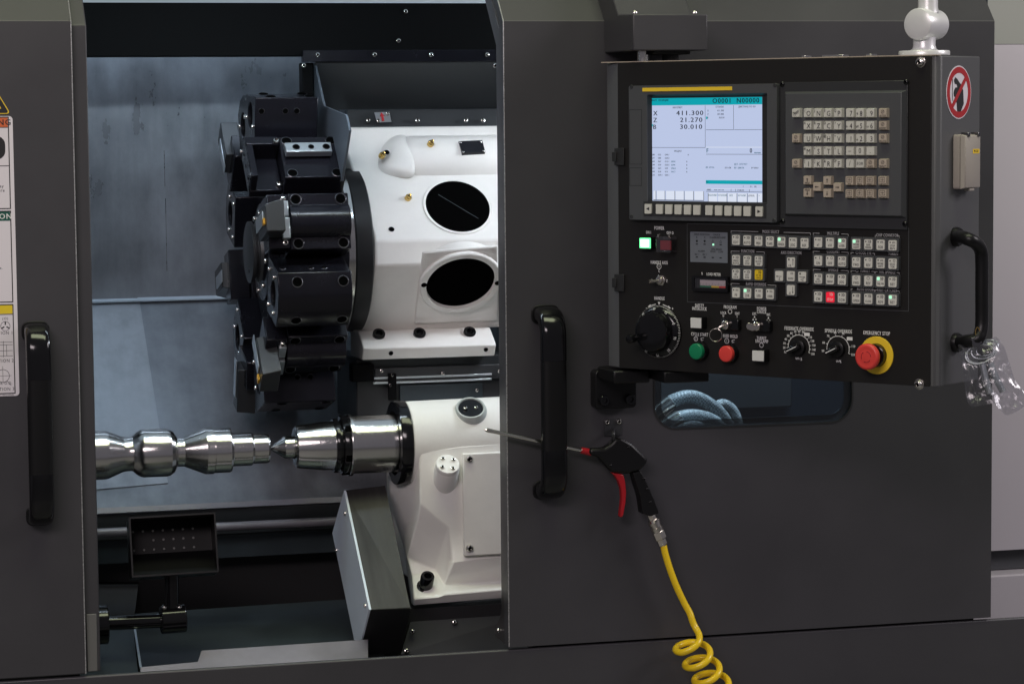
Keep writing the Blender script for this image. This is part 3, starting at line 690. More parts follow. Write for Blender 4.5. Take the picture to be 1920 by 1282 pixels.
def bore_holder(al, x0=HX0, x1=HX1, sec=SHOULDER, rs=.262, rb=.248):
    o, M = holder_root(al)
    # section in (tangent, radial), bore through along X
    L = M @ Matrix(((0, 0, 1, 0), (1, 0, 0, 0), (0, 1, 0, 0), (0, 0, 0, 1)))
    B = MB(L); B.plate(sec, [circle(0, rb, .0255, 32)], x0, x1); B.build('block', 'black_oxide', o, .0018, weld=True)
    B = MB(L); B.plate(circle(0, rb, .0254, 32), [circle(0, rb, .0225, 32)], x0+.004, x1-.004); B.build('bore_sleeve', 'black_gloss', o)
    B = MB(L); B.prism(circle(0, rb, .0224, 24), x0+.05, x0+.055); B.build('bore_stop', 'black_hole', o)
    ln = x1-x0
    for s in (-1, 1):
        for f in (.10, .48, .66): inst('set_screw', PIT[5], M @ axis_frame((x0+ln*f, s*.0522, rs), (0, s, 0)), o)
        nrm = Vector((0, s*.49, .87)).normalized() if sec is SHOULDER else Vector((0, 0, 1))
        tr_ = (.0365, .2932) if sec is SHOULDER else (.038, .299 if sec is FLAT else .3062-s*.0073)
        for f in (.26, .88): inst('mounting_hole', PIT[9], M @ axis_frame(Vector((x0+ln*f, s*tr_[0], tr_[1]))+nrm*.0002, nrm), o)
    for dy, dz in ((.036, .02), (-.036, .02), (.036, -.03), (-.036, -.03)): inst('screw', SCREW[4], M @ axis_frame((x0, dy*.95, .236+dz), (-1, 0, 0)), o)
    return o
def turn_holder(al, clamp=False, ridge=True, tool=True, x0=HX0+.030, x1=HX1+.006):
    o, M = holder_root(al)
    B = MB(M); B.box(x0, x1, -.052, .052, .192, .258); B.build('block', 'black_oxide', o, .002)
    if ridge:
        B = MB(M @ axis_frame((x0+.001, 0, .246), (1, 0, 0))); B.lathe([(0, .033), (x1-x0-.002, .033)], 40); B.build('ridge', 'black_oxide', o)
    for fx in (.13, .87):
        for s in (-1, 1): inst('mounting_hole', PIT[9], M @ axis_frame((x0+(x1-x0)*fx, s*.041, .2582), (0, 0, 1)), o)
    if clamp:
        B = MB(M); B.box(x0+.006, x0+.092, -.006, .016, .284, .298) if ridge else B.box(x0+.006, x0+.092, -.004, .020, .262, .276)
        zc = .298 if ridge else .276
        cl = B.build('clamp_bar', 'silver_part', o, .0015)
        for fx in (.02, .048, .076): inst('threaded_hole', PIT[6 if fx != .048 else 5], M @ axis_frame((x0+.006+fx, .005 if ridge else .008, zc+.0002), (0, 0, 1)), cl)
    if tool == 'pocket':
        B = MB(M); B.box(x0-.062, x0-.001, -.050, .050, .205, .222); B.build('pocket_floor', 'black_oxide', o, .002)
        B = MB(M); B.box(x0-.062, x0-.001, .030, .050, .2225, .262); B.build('pocket_wall', 'black_oxide', o, .002)
        B = MB(M); B.box(x0-.062, x0-.050, -.050, .0295, .2225, .262); B.build('pocket_wall', 'black_oxide', o, .0015)
        B = MB(M); B.box(x0-.0635, x0-.0622, -.044, .040, .215, .258); st = B.build('clamp_strip', 'steel_dark', o, .0005)
        for k in range(3): inst('threaded_hole', PIT[4], M @ axis_frame((x0-.0637, -.032+.030*k, .238), (-1, 0, 0)), st)
        for s in (-1, 1): inst('screw', SCREW[6], M @ axis_frame((x0-.006, s*.036, .2225 if s < 0 else .262), (0, 0, 1)), o)
    elif tool:
        B = MB(M); B.box(x0-.040, x0-.001, -.050, .050, .205, .262); B.build('tool_seat', 'black_oxide', o, .002)
        B = MB(M); B.prism([(x0-.052, -.030), (x0-.018, -.030), (x0-.018, .030), (x0-.052, .020)], .23, .318); B.build('tool_shank', 'dark_cover', o, .0015)
        B = MB(M); B.box(x0-.016, x0-.002, -.034, .004, .262, .276); B.build('clamp_wedge', 'silver_part', o, .001)
        B = MB(M); B.box(x0-.016, x0-.002, -.034+.042, .036, .262, .270); B.build('clamp_wedge', 'silver_part', o, .001)
        if al in (75, 135): B = MB(M); B.box(x0-.0565, x0-.0525, -.016, -.004, .296, .310); B.build('insert', 'gold_insert', o, .0008)
        B = MB(M); B.box(x0-.0545, x0-.0525, -.012, .012, .215, .292); B.build('shim', 'silver_part', o, .0008)
        for s in (-1, 1): inst('screw', SCREW[6], M @ axis_frame((x0-.010, s*.040, .262), (0, 0, 1)), o)
    return o
bore_holder(15, HX0-.008, HX1-.026, TALL, .290, .268); bore_holder(105); bore_holder(165, sec=FLAT, rs=.252)
turn_holder(45, clamp=True, ridge=False, tool='pocket')
turn_holder(75); turn_holder(135)
for al in (195, 225, 255, 285, 315, 345):
    if al in (225, 285, 345): bore_holder(al)
    else: turn_holder(al)

# ================================================================== workpiece
SY = .30
W0 = at(505, 840, SY); WZ = W0.z
def wx(px): return at(px, 845, SY).x
PX = (at(600, 840, SY).x-at(500, 840, SY).x)/100
wp_ = thing('turned_shaft', 'shiny stepped steel shaft held before the tailstock centre', 'workpiece', (wx(340), SY, WZ))
F_ = axis_frame((0, SY, WZ), (1, 0, 0))
wprof = [(150, 44.5), (197, 44.5), (203, 43), (229, 32.5), (234, 31.4), (246, 31.4), (248, 32), (256, 39), (263, 42.6), (269, 44), (311, 44), (318, 42.5), (325, 38), (330, 31), (331, 27), (344, 27), (346, 28), (384, 43), (398, 43.2), (399, 41), (400, 41.5), (429, 41.5), (432, 40), (433, 31.5), (435, 30.7), (470, 30.7), (472, 29.5), (473, 27.8), (474, 27.3), (500, 27.3), (503, 26), (503.6, 20), (503.7, 3), (506, 0)]
wprof = [(wx(-150), 44*PX)]+[(wx(a), r*PX) for a, r in wprof]
b = MB(F_); b.lathe(wprof, 72, cap=False); b.build('shaft', 'steel', wp_, angle=18)
b = MB(F_); b.lathe([(wx(503.8), 12*PX), (wx(503.9), 4*PX)], 24, cap=False); b.build('centre_hole', 'steel_dark', wp_)

# ================================================================== tailstock
ts = thing('tailstock', 'white cast tailstock with chrome quill and pointed live centre', 'tailstock', at(850, 1120, .2))
def tx(px): return at(px, 832, SY).x
b = MB(F_); b.lathe([(tx(503), 0), (tx(504), .6*PX), (tx(532), 20*PX), (tx(533), 20.5*PX), (tx(556), 20.5*PX)], 48, cap=False); b.build('live_centre', 'steel', ts, angle=20)
b = MB(F_); b.lathe([(tx(552), 34*PX), (tx(554), 38*PX), (tx(558), 39.5*PX), (tx(604), 45*PX), (tx(623), 45.5*PX), (tx(626), 43*PX)], 56); b.build('centre_body', 'steel', ts, angle=20)
b = MB(F_); b.lathe([(tx(551), 22*PX), (tx(551.5), 33*PX), (tx(556), 35*PX)], 40, cap=False); b.build('centre_seal', 'black_gloss', ts)
b = MB(F_); b.lathe([(tx(623), 49*PX), (tx(626), 51*PX), (tx(631), 51*PX), (tx(632), 45*PX), (tx(636), 45*PX), (tx(637), 53*PX), (tx(640), 55*PX), (tx(653), 55*PX), (tx(655), 52*PX)], 48); nut = b.build('lock_nut', 'black_gloss', ts)
for k in range(6):
    a = R(60*k+20); M = F_ @ Matrix.Rotation(a, 4, 'Z'); B = MB(M); B.box(54*PX, 55.6*PX, -.006, .006, tx(639), tx(653)); B.build('nut_slot', 'black_hole', nut)
b = MB(F_); b.lathe([(tx(650), 57*PX), (tx(652), 58*PX), (tx(657), 58*PX), (tx(658), 54*PX), (tx(748), 54*PX)], 64); b.build('quill', 'steel', ts, angle=20)
b = MB(F_); b.lathe([(tx(738), 60*PX), (tx(738), 77*PX), (tx(741), 79*PX), (tx(758), 79*PX), (tx(760), 77*PX)], 64, cap=False); fl = b.build('flange', 'black_gloss', ts)
TX1 = at(1005, 832, SY).x
b = MB(F_); b.lathe([(tx(759), 74*PX), (tx(762), 77*PX), (TX1, 80*PX)], 72); b.build('barrel', 'white_cast', ts)
def c7(x, y, Y): return at(600+x/3.19, 880+y/3.19, Y)
FYC = .232
V = {
 'a': c7(400, 40, .34), 'b': c7(490, 60, .285), 'c': c7(597, -110, .226), 'd': c7(600, 205, .226), 'e': c7(585, 290, .238), 'f': c7(520, 522, .275),
 'g': c7(430, 250, .36), 'h': c7(500, 330, .32), 'i': c7(500, 470, .345), 'j': c7(545, 800, .25),
 'k': c7(765, 345, .2225), 'l': c7(778, 540, .235), 'm': c7(742, 690, .235), 'n': c7(690, 598, .262), 'o': c7(1250, -170, .2225), 'p': c7(1250, 500, .2225),
 'q': c7(1250, 660, .262), 'r': c7(800, 550, .2225), 's': c7(1250, 700, .205), 't': c7(708, 755, .205), 'u': c7(560, 770, .215), 'v': c7(742, 742, .205),
 'w': c7(548, 640, .262), 'x': c7(1250, 765, .215), 'y': c7(562, 815, .222), 'z': c7(850, -140, .2225)}
V['x'] = c7(1250, 760, .215); V['t2'] = c7(712, 700, .245)
F = [('a', 'g', 'h', 'b'), ('g', 'i', 'h'), ('b', 'h', 'e', 'd', 'c'), ('h', 'i', 'f', 'e'), ('i', 'j', 'u', 'w', 'f'), ('d', 'e', 'f', 'n', 'k'), ('k', 'n', 'm', 'l'),
     ('c', 'd', 'k', 'l', 'r', 'p', 'o', 'z'), ('l', 'm', 'r'), ('r', 'm', 'q', 'p'), ('f', 'w', 'n'), ('w', 'u', 't', 'n'), ('n', 't', 'v', 'm'), ('m', 'v', 's', 'q'), ('u', 'y', 'x', 's', 'v', 't'), ('u', 'j', 'y')]
ks = list(V); b = MB(); b.add([V[k] for k in ks], [tuple(ks.index(i) for i in f) for f in F])
body = b.build('body', 'white_cast', ts, weld=True, angle=50)
so = body.modifiers.new('solid', 'SOLIDIFY'); so.thickness = .012; so.offset = -1
bv = body.modifiers.new('bevel', 'BEVEL'); bv.width = .005; bv.segments = 3; bv.angle_limit = R(14)
# saddle block behind so that the body is closed
b = MB(); b.box(V['i'].x+.02, TX1, .34, .58, V['j'].z+.02, WZ); b.build('saddle', 'white_cast', ts, .004)
# cover plate
q0, q1 = at(867, 850, .2175), at(1010, 1034, .2175)
b = MB(); b.box(q0.x, q1.x, .2130, .2223, q1.z, q0.z); b.build('cover_plate', 'white_cast', ts, .002)
for px, py in ((879, 860), (880, 1027)): inst('screw', SCREW[7], axis_frame(at(px, py, .2128), (0, -1, 0)), ts)
# round boss with white cap
bc = at(840, 868, .197); bd = Vector((-.05, -.72, .70)).normalized()
b = MB(axis_frame(bc-bd*.075, bd)); b.lathe([(0, .0245), (.062, .0225), (.0635, .0215)], 36); b.build('boss', 'white_cast', ts)
b = MB(axis_frame(bc-bd*.0115, bd)); b.lathe([(0, .0215), (.008, .0215), (.0095, .0205)], 36); cpp = b.build('boss_cap', 'white_cast', ts)
fb = axis_frame(bc-bd*.0020, bd)
for k in range(4):
    a = R(90*k+35); inst('screw', SCREW[4], fb @ Matrix.Translation((.0135*math.cos(a), .0135*math.sin(a), 0)), cpp)
# oval sight boss on the barrel
gd = Vector((-.12, -.62, .78)).normalized(); gc = Vector((at(884, 769, .245).x, SY, WZ))+Vector((0, -.62, .78)).normalized()*(80*PX)
b = MB(axis_frame(gc-gd*.03, gd)); b.lathe([(0, .034), (.030, .029), (.036, .0265), (.036, .0235), (.030, .022)], 40, cap=False); b.build('sight_ring', 'cast_grey', ts)
b = MB(axis_frame(gc+gd*.001, gd)); b.lathe([(0, .0232), (.003, .022), (.003, 0)], 36, cap=False); sd = b.build('sight_disc', 'black_gloss', ts)
for s in (-1, 1): inst('screw', SCREW[4], axis_frame(gc+gd*.0042+Vector((s*.010, 0, 0)), gd), sd)
# clamping screw on the foot pad
pd = Vector((0, -.62, .78)).normalized()
b = MB(axis_frame(c7(632, 700, .235), pd)); b.lathe([(0, .0165), (.002, .0165), (.0025, .012)], 28); b.build('washer', 'black_gloss', ts)
inst('cap_screw', cap_mesh(.0125, .028), axis_frame(c7(632, 700, .235)+pd*.002, pd), ts)
# chip guard to the left of the foot
gx = at(645, 919, .30).x
gp = [atX(*p, gx) for p in ((645, 919), (692, 1142), (670, 1228), (623, 999))]
guard = quad('chip_guard_side', 'guard_pale', gp, ts, .004)
for px, py in ((648, 962), (632, 1031), (686, 1135), (667, 1203)): inst('screw', SCREW[4], axis_frame(atX(px, py, gx), (-1, 0, 0)), ts)
xg2 = V['j'].x+.012
f0, f1 = gp[0], gp[1]
quad('chip_guard_front', 'guard_steel', [f0+Vector((.003, 0, 0)), f1+Vector((.003, 0, 0)), at(769, 1138, f1.y), at(722, 910, f0.y)], ts, .002)
quad('chip_guard_under', 'black_matte', [f1+Vector((.003, 0, -.001)), gp[2]+Vector((.003, 0, 0)), at(752, 1222, gp[2].y), at(770, 1140, f1.y)], ts, .002)
b = MB(); q0 = at(770, 1145, .24); b.box(q0.x-.03, TX1, .225, .33, ZB-.15, V['y'].z-.006); b.build('foot_underside', 'black_matte', ts)
quad('skirt_plate', 'dark_cover', [at(752, 1226, .20), at(770, 1165, .222), at(990, 1150, .222), at(990, 1226, .20)], ts, .003)
for px, py in ((773, 1184), (762, 1220), (852, 1166)): inst('screw', SCREW[5], axis_frame(at(px, py, .198 if py > 1200 else .2065 if py > 1180 else .216), (0, -1, .3)), ts)

# ================================================================== parts catcher
CY = .15
pc = thing('parts_catcher', 'black open box parts catcher on an arm beside the left door', 'parts catcher', at(300, 1190, CY))
o4 = [at(243, 971, CY), at(405, 960, CY), at(409, 1068, CY), at(246, 1083, CY)]
wv = [o4[i].copy() for i in range(4)]
ct = sum(wv, Vector())/4; uu = (wv[1]-wv[0]).normalized(); vv = Vector((0, 0, 1)); FT = frame(ct, (uu.x, -.06, uu.z), (0, .24, 1))
hw, hh = (wv[1]-wv[0]).length/2, (wv[0]-wv[3]).length/2
def FTm(x): return FT @ Matrix.Translation((0, 0, 0))
b = MB(FT)
b.plate(rrect(-hw, hw, -hh, hh, .002, 2), [rrect(-hw+.003, hw-.003, -hh+.003, hh-.003, .001, 2)], -.085, 0); b.build('tray_wall', 'black_plastic', pc, .0006)
b = MB(FT); b.add([(-hw+.003, -hh+.003, -.01), (hw-.003, -hh+.003, -.01), (hw-.003, -hh*.15, -.072), (-hw+.003, -hh*.15, -.072), (hw-.003, hh-.003, -.084), (-hw+.003, hh-.003, -.084)], [(0, 1, 2, 3), (3, 2, 4, 5)]); b.build('tray_floor', 'shadowed_black', pc, angle=10)
b = MB(FT)
for r_, vv_ in enumerate((.62, .30, -.02)):
    for k in range(7):
        if r_ == 1 and k in (0, 1): continue
        x = -hw+.010+k*(2*hw-.045)/6; z = -.0715-.012*(vv_+.15)/1.15
        B0 = b.M; b.M = FT @ Matrix.Translation((x, hh*vv_, z+.0012)); b.lathe([(0, .0022), (.0006, .0018), (.0006, 0)], 10, cap=False); b.M = B0
b.build('perforation_glints', 'fold_edge', pc)['kind'] = 'stuff'  # raised grey dots paint the glints of the perforated plate
p0, p1 = at(322, 1070, CY+.03), at(323, 1142, CY+.03)
b = MB(); b.cyl(p1, p0, .0125, seg=24); b.build('post', 'black_gloss', pc)
b = MB(); q0, q1 = at(301, 1162, CY+.03), at(348, 1158, CY+.03); b.cyl(q0, q1, .0245, seg=32); k_ = b.build('clamp', 'black_gloss', pc, .002)
for px in (308, 336): inst('screw', SCREW[5], axis_frame(at(px, 1139, CY+.022), (0, -.3, 1)), k_)
b = MB(); q0, q1 = at(150, 1170, CY+.03), at(303, 1163, CY+.03); b.cyl(q0, q1, .0125, seg=24); b.build('arm', 'black_gloss', pc)
b = MB(); q0, q1 = at(165, 1172, CY+.03), at(202, 1170, CY+.03); b.cyl(q0, q1, .034, seg=36); b.build('hub', 'black_gloss', pc, .002)

# ================================================================== control panel
TH = R(52); PU = Vector((math.cos(TH), -math.sin(TH), 0)); PN = Vector((-math.sin(TH), -math.cos(TH), 0))
_o = at(1160, 400, -.12); PO = on(1160, 690, _o, PN); PO = Vector((PO.x, PO.y, PO.z))
FP = frame(PO, PU, (0, 0, 1))
def puv(px, py, h=0.):
    p = on(px, py, PO+PN*h, PN)-PO; return p.dot(PU), p.z
PW, PH = puv(1745, 400)[0], puv(1450, 112)[1]
PH = .5155
cp = thing('control_panel', 'black control panel with screen, keyboard, lit buttons and red emergency stop', 'control panel', PO+PU*.3)
# housing: plan section extruded in z
dep = .0
def suv(px, py, off=0.):               # side face: (distance back from the front plane, z)
    o = PO+PU*(PW+.012+off); p = on(px, py, o, PU)-PO; return -p.dot(PN), p.z
bd_ = suv(1836, 400)[0]
plan = [(-.033, -.017), (-.034, -bd_), (PW+.012, -bd_), (PW+.012, -.011), (PW+.006, -.0035), (PW-.002, -.0025), (.0, -.0025)]
b = MB(FP @ Matrix(((1, 0, 0, 0), (0, 0, 1, 0), (0, 1, 0, 0), (0, 0, 0, 1))))   # local x->u, y->n, z->v (mirrored, welded normals)
b.prism(plan, 0, PH); b.build('housing', 'panel_grey', cp, .002, weld=True)
b = MB(FP); b.prism(rrect(.001, PW, .0005, PH-.0005, .003, 3), -.0024, 0); b.build('front_plate', 'panel_black', cp, .0006)
b = MB(FP); b.box(-.033, PW+.010, PH+.0002, PH+.0016, -.013, -.0005); b.build('top_edge_highlight', 'key_tan', cp)  # added strip; its tan paints the lit top edge of the plate
for px, py in ((1727, 117), (1724, 720)):
    u, v = puv(px, py); B = MB(FP @ Matrix.Translation((u, v, 0))); B.lathe([(0, .0085), (.002, .0085), (.0025, .007)], 20); B.build('washer', 'nickel', cp)
    inst('screw', SCREW[7], FP @ Matrix.Translation((u, v, .0022)), cp)
for py in (294, 530):
    u, v = puv(1163, py); B = MB(FP); B.box(u-.010, u+.010, v-.0145, v+.0145, -.004, .004); B.box(u-.013, u-.004, v-.008, v+.008, .0045, .0065); B.build('hinge', 'black_matte', cp, .0008)
for px, dx in ((1497, 6), (1535, 34), (1618, 8)):
    u, v = puv(px, 108); B = MB(FP); B.box(u, u+dx/900, PH+.0017, PH+.005, -.03, -.01); B.build('top_fitting', 'bolt_steel', cp, .0005)

# ---- LCD unit
LH = .012
x0, y0 = puv(1180, 412, LH); x1, y1 = puv(1456, 157, LH)
lcd = MB(FP); sx0, sy0 = puv(1214, 381, LH); sx1, sy1 = puv(1438, 175, LH)
lcd.plate(rrect(x0, x1, y0, y1, .003, 3), [rrect(sx0, sx1, sy0, sy1, .002, 2)], .0005, LH)
lu = lcd.build('screen_unit', 'unit_grey', cp, .001, weld=True)
SH = .003
b = MB(FP); i_ = .004                                   # sloped reveal around the glass
ro = [(sx0, sy0), (sx1, sy0), (sx1, sy1), (sx0, sy1)]; ri = [(sx0+i_, sy0+i_), (sx1-i_, sy0+i_), (sx1-i_, sy1-i_), (sx0+i_, sy1-i_)]
b.add([(x, y, LH-.001) for x, y in ro]+[(x, y, SH) for x, y in ri], [(i, (i+1) % 4, 4+(i+1) % 4, 4+i) for i in range(4)]); b.build('screen_reveal', 'unit_dark', lu, angle=10)
gx0, gy0 = puv(1222, 377, SH); gx1, gy1 = puv(1429, 182, SH)
b = MB(FP); b.box(sx0+.001, sx1-.001, sy0+.001, sy1-.001, .0008, SH-.0004); b.build('screen_mask', 'black_matte', lu)
b = MB(FP); rect(b, gx0, gx1, gy0, gy1, SH); b.build('screen', 'screen', lu)
GW, GHt = gx1-gx0, gy1-gy0
def gs(X, Y): return gx0+GW*X/1032., gy1-GHt*Y/965.     # screen crop coordinates (origin 128,122)
def G(x, y): return gs(x-128, y-122)
teal = MB(FP); lite = MB(FP); inkd = MB(FP); inkt = MB(FP); h1, h2 = SH+.00015, SH+.0003
def R4(mb, xa, ya, xb, yb, h): p, q = G(xa, ya), G(xb, yb); rect(mb, p[0], q[0], q[1], p[1], h)
def L4(mb, xa, ya, xb, yb, wd=.0006): p, q = G(xa, ya), G(xb, yb); line(mb, p[0], p[1], q[0], q[1], h2, wd)
def T4(mb, st, x, y, px, left=True, sxs=.86, bold=0): p = G(x, y); put_text(mb, st, p[0], p[1], h2, px*GHt/965*1.5, sxs, left, max(bold, .00022 if px < 30 else .0005))
R4(teal, 128, 122, 1160, 190, h1); R4(teal, 642, 886, 1160, 920, h1); R4(teal, 133, 364, 143, 386, h1); R4(teal, 645, 298, 658, 322, h1)
for xa, xb, ya, yb in list(zip((145, 178, 266, 356, 445, 535), (170, 256, 350, 438, 527, 622), [990]*6, [1072]*6))+list(zip((664, 755, 846, 938, 1032, 1122), (746, 838, 930, 1024, 1115, 1160), [1004]*6, [1090]*6)):
    q_ = MB(FP); R4(q_, xa, ya, xb, yb, h1); q_.build('screen_key', 'screen_light', lu)
R4(lite, 645, 578, 1160, 584, h1); R4(lite, 645, 962, 1160, 966, h1)
for xa, ya, xb, yb in ((638, 195, 638, 584), (128, 584, 638, 584), (900, 195, 900, 420), (645, 420, 900, 420), (906, 420, 1160, 420), (645, 646, 1160, 646), (645, 990, 1160, 990), (876, 964, 876, 990), (918, 964, 918, 990), (1044, 966, 1044, 990)): L4(inkd, xa, ya, xb, yb)
for a in (170, 256, 350, 438, 527, 622): L4(inkd, a, 990, a, 1074, .0009); 
L4(inkd, 145, 1076, 622, 1076, .0009); L4(inkd, 664, 1092, 1160, 1092, .0009)
for a in (664, 838, 930, 1024, 1115): L4(inkd, a, 1006, a, 1090, .0009)
T4(inkd, 'ФАКТ. ПОЗИЦИЯ', 131, 143, 16); T4(inkd, 'O0001', 706, 155, 42, sxs=1.06); T4(inkd, 'N00000', 930, 155, 42, sxs=1.06)
T4(inkd, 'АБСОЛЮТ', 332, 212, 15); T4(inkd, 'СТАНОК', 735, 210, 15); T4(inkd, 'ДИСТАНЦ TO GO', 945, 210, 15)
for y, a, c in ((265, 'X', '411.300'), (329, 'Z', '21.270'), (393, 'B', '30.010')):
    T4(inkd, a, 147, y, 40, sxs=1.1); q = 628-len(c)*37.6
    T4(inkd, c, 628-(262 if len(c) == 7 else 226), y, 40, sxs=1.36 if len(c) == 7 else 1.34)
for y, a, c in ((244, 'X', '411.300'), (277, 'Z', '307.000'), (309, 'B', '30.010')): T4(inkd, a, 658, y, 15); T4(inkd, c, 750 if len(c) == 7 else 765, y, 15, bold=.0002)
T4(inkd, 'МОДАЛ', 346, 618, 15)
for i, (a, c, d) in enumerate((('G80', 'G22', 'G40.1'), ('G97', 'G80', 'G50.2'), ('G69', 'G67', 'G13.1'), ('G99', 'G54', 'G50.2'), ('G21', 'G64', 'G49'), ('G40', 'G18', 'G15'), ('G25', 'G69.1', 'G05.1'))):
    y = 652+i*31.7; T4(inkd, a, 130, y, 14, bold=.0002); T4(inkd, c, 191, y, 14, bold=.0002); T4(inkd, d, 256, y, 14, bold=.0002)
for i, s in enumerate(('SRPM', 'SSPM', 'SMAX', 'SACT')): T4(inkt, s, 316, 716+i*31.7, 14, bold=.0002); T4(inkd, '0', 460, 716+i*31.7, 14, bold=.0003)
T4(inkd, 'H', 474, 652, 13)
T4(inkt, 'F', 650, 613, 38); T4(inkd, '0', 1048, 614, 40); T4(inkt, 'мм/мин', 1090, 631, 13)
T4(inkt, 'ДЕТ. ОТСЧЕТ', 905, 738, 15); T4(inkt, 'ВР. РУЧН.', 643, 769, 14); T4(inkd, '25Ч 6М', 818, 771, 14); T4(inkt, 'ВР. ЦИКЛА', 906, 771, 14); T4(inkd, '0Ч 0М 0', 1062, 771, 14)
T4(inkd, 'A>_', 645, 902, 15); T4(inkt, 'S', 985, 941, 13); T4(inkd, '0 L   0%', 1050, 942, 14)
T4(inkd, 'HND', 652, 975, 15, bold=.0003); T4(inkd, '**** *** ***', 718, 980, 15); T4(inkd, '17:08:43', 932, 977, 15)
for x, s in ((666, 'АБСОЛЮТ'), (757, 'ОТНОСИТ.'), (862, 'ВСЕ'), (942, 'РУЧНОЙ'), (1034, '(ОПЕР)'), (1128, '+')): T4(inkt if x < 1000 else inkd, s, x, 1026, 15, sxs=.78)
teal.build('screen_bars', 'screen_teal', lu); lite.build('screen_highlights', 'screen_light', lu); inkd.build('screen_text', 'screen_ink', lu)['kind'] = 'stuff'; inkt.build('screen_labels', 'screen_ink_teal', lu)['kind'] = 'stuff'
b = MB(FP); a_, c_ = puv(1205, 172, LH), puv(1373, 162, LH); b.box(a_[0], c_[0], a_[1], c_[1]-.0005, LH+.0001, LH+.0010); b.build('yellow_stripe', 'sticker_yellow', lu)
b = MB(FP); a_, c_ = puv(1207, 405, LH), puv(1437, 381, LH); b.box(a_[0], c_[0], a_[1], c_[1], LH+.0001, LH+.0006); b.build('soft_key_strip', 'unit_dark', lu)
b = MB(FP)
for ya, yb in ((206, 308), (315, 348)):
    a_, c_ = puv(1181, yb, LH), puv(1203, ya, LH); rect_line(b, a_[0], c_[0], a_[1], c_[1], LH+.0002, .0008)
b.build('slot_outline', 'black_matte', lu)
for px, py in ((1182, 163), (1451, 160), (1182, 406), (1449, 414)):
    u, v = puv(px+2, py, LH); B = MB(FP @ Matrix.Translation((u, v, LH))); B.lathe([(.0001, .0035), (.0008, .003), (.0008, 0)], 14, cap=False); B.build('corner_plug', 'unit_dark', lu)
KEYB = MB(); KEYB.prism(rrect(-.0066, .0066, -.0080, .0080, .001, 3), 0, .003); KEYB = KEYB.mesh('soft_key', 'key_cream')
leg = MB(FP)
ks_ = [1217]+[1238+17.55*i for i in range(5)]+[1331+17.9*i for i in range(5)]+[1425]
for i, px in enumerate(ks_):
    u, v = puv(px, 391.5+(px-1217)*.024, LH); o = inst('soft_key', KEYB, FP @ Matrix.Translation((u, v, LH+.0006)), lu)
    if i in (0, 11):
        s = -1 if i == 0 else 1; hh_ = LH+.0038; leg.add([(u+s*.0035, v, hh_), (u-s*.0028, v+.0028, hh_), (u-s*.0028, v-.0028, hh_)], [(0, 1, 2) if s < 0 else (0, 1, 2)])
leg.build('arrow_legends', 'print_black', lu)

# ---- keyboard unit
b = MB(FP); a_, c_ = puv(1465, 426), puv(1704, 151); b.box(a_[0], c_[0], a_[1], c_[1], .0003, .004); ku = b.build('keyboard_unit', 'unit_dark', cp, .0008)
a_, c_ = puv(1473, 401, .014), puv(1690, 173, .014)
b = MB(FP); b.add([(a_[0]-.007, a_[1]-.003, .0045), (c_[0]+.004, a_[1]-.003, .0045), (c_[0]+.004, c_[1]+.003, .0045), (a_[0]-.007, c_[1]+.003, .0045), (a_[0], a_[1], .014), (c_[0], a_[1], .014), (c_[0], c_[1], .014), (a_[0], c_[1], .014)],
      [(4, 5, 6, 7), (0, 1, 5, 4), (1, 2, 6, 5), (2, 3, 7, 6), (3, 0, 4, 7)]); b.build('keyboard_block', 'unit_grey', ku, .0008, weld=True)
for px, py in ((1467, 158), (1699, 154), (1468, 415), (1697, 420)):
    u, v = puv(px, py, .004); inst('screw', screw_mesh('screw', .0042, .003, 'black_gloss'), FP @ Matrix.Translation((u, v, .0042)), ku)
KH = .014
def key_mesh(m):
    B = MB(); w_, h_ = .0079, .0074; B.add([(-w_, -h_, 0), (w_, -h_, 0), (w_, h_, 0), (-w_, h_, 0), (-w_*.86, -h_*.84, .0075), (w_*.86, -h_*.84, .0075), (w_*.86, h_*.86, .0075), (-w_*.86, h_*.86, .0075)],
        [(4, 5, 6, 7), (0, 1, 5, 4), (1, 2, 6, 5), (2, 3, 7, 6), (3, 0, 4, 7)]); return B.mesh('key', m, 20)
KC, KT = key_mesh('key_cream'), key_mesh('key_tan')
def kc(x, y): return puv(1450+x/4.274, 130+y/4.274, KH+.0075)
cols = [180, 273, 353, 434, 516, 613, 694, 777, 876]; rows = [351, 451, 554, 655, 756]
rowdef = [('RESET', '(O', ')N', 'EG', 'QP', ' 7', '↑8', ' 9', 'ALTER'), (None, 'AX', 'BZ', 'DC', '?Y', '←4', 'W5', '→6', 'INSERT'), ('HELP', '-U', 'JW', '@H', '=V', ' 1', '↓2', ' 3', 'DELETE'),
          (None, '#M', '=S', '*T', '+L', '–', '0', '.', None), ('SHIFT', '[I', ']K', '&R', 'SPF', '/', 'EOB', 'CAN', 'INPUT')]
kl = MB(FP); zt_k = KH+.0078
def put_key(x, y, s, tan):
    u, v = kc(x, y); inst('key', KT if tan else KC, FP @ Matrix.Translation((u, v, KH)), ku); return u, v
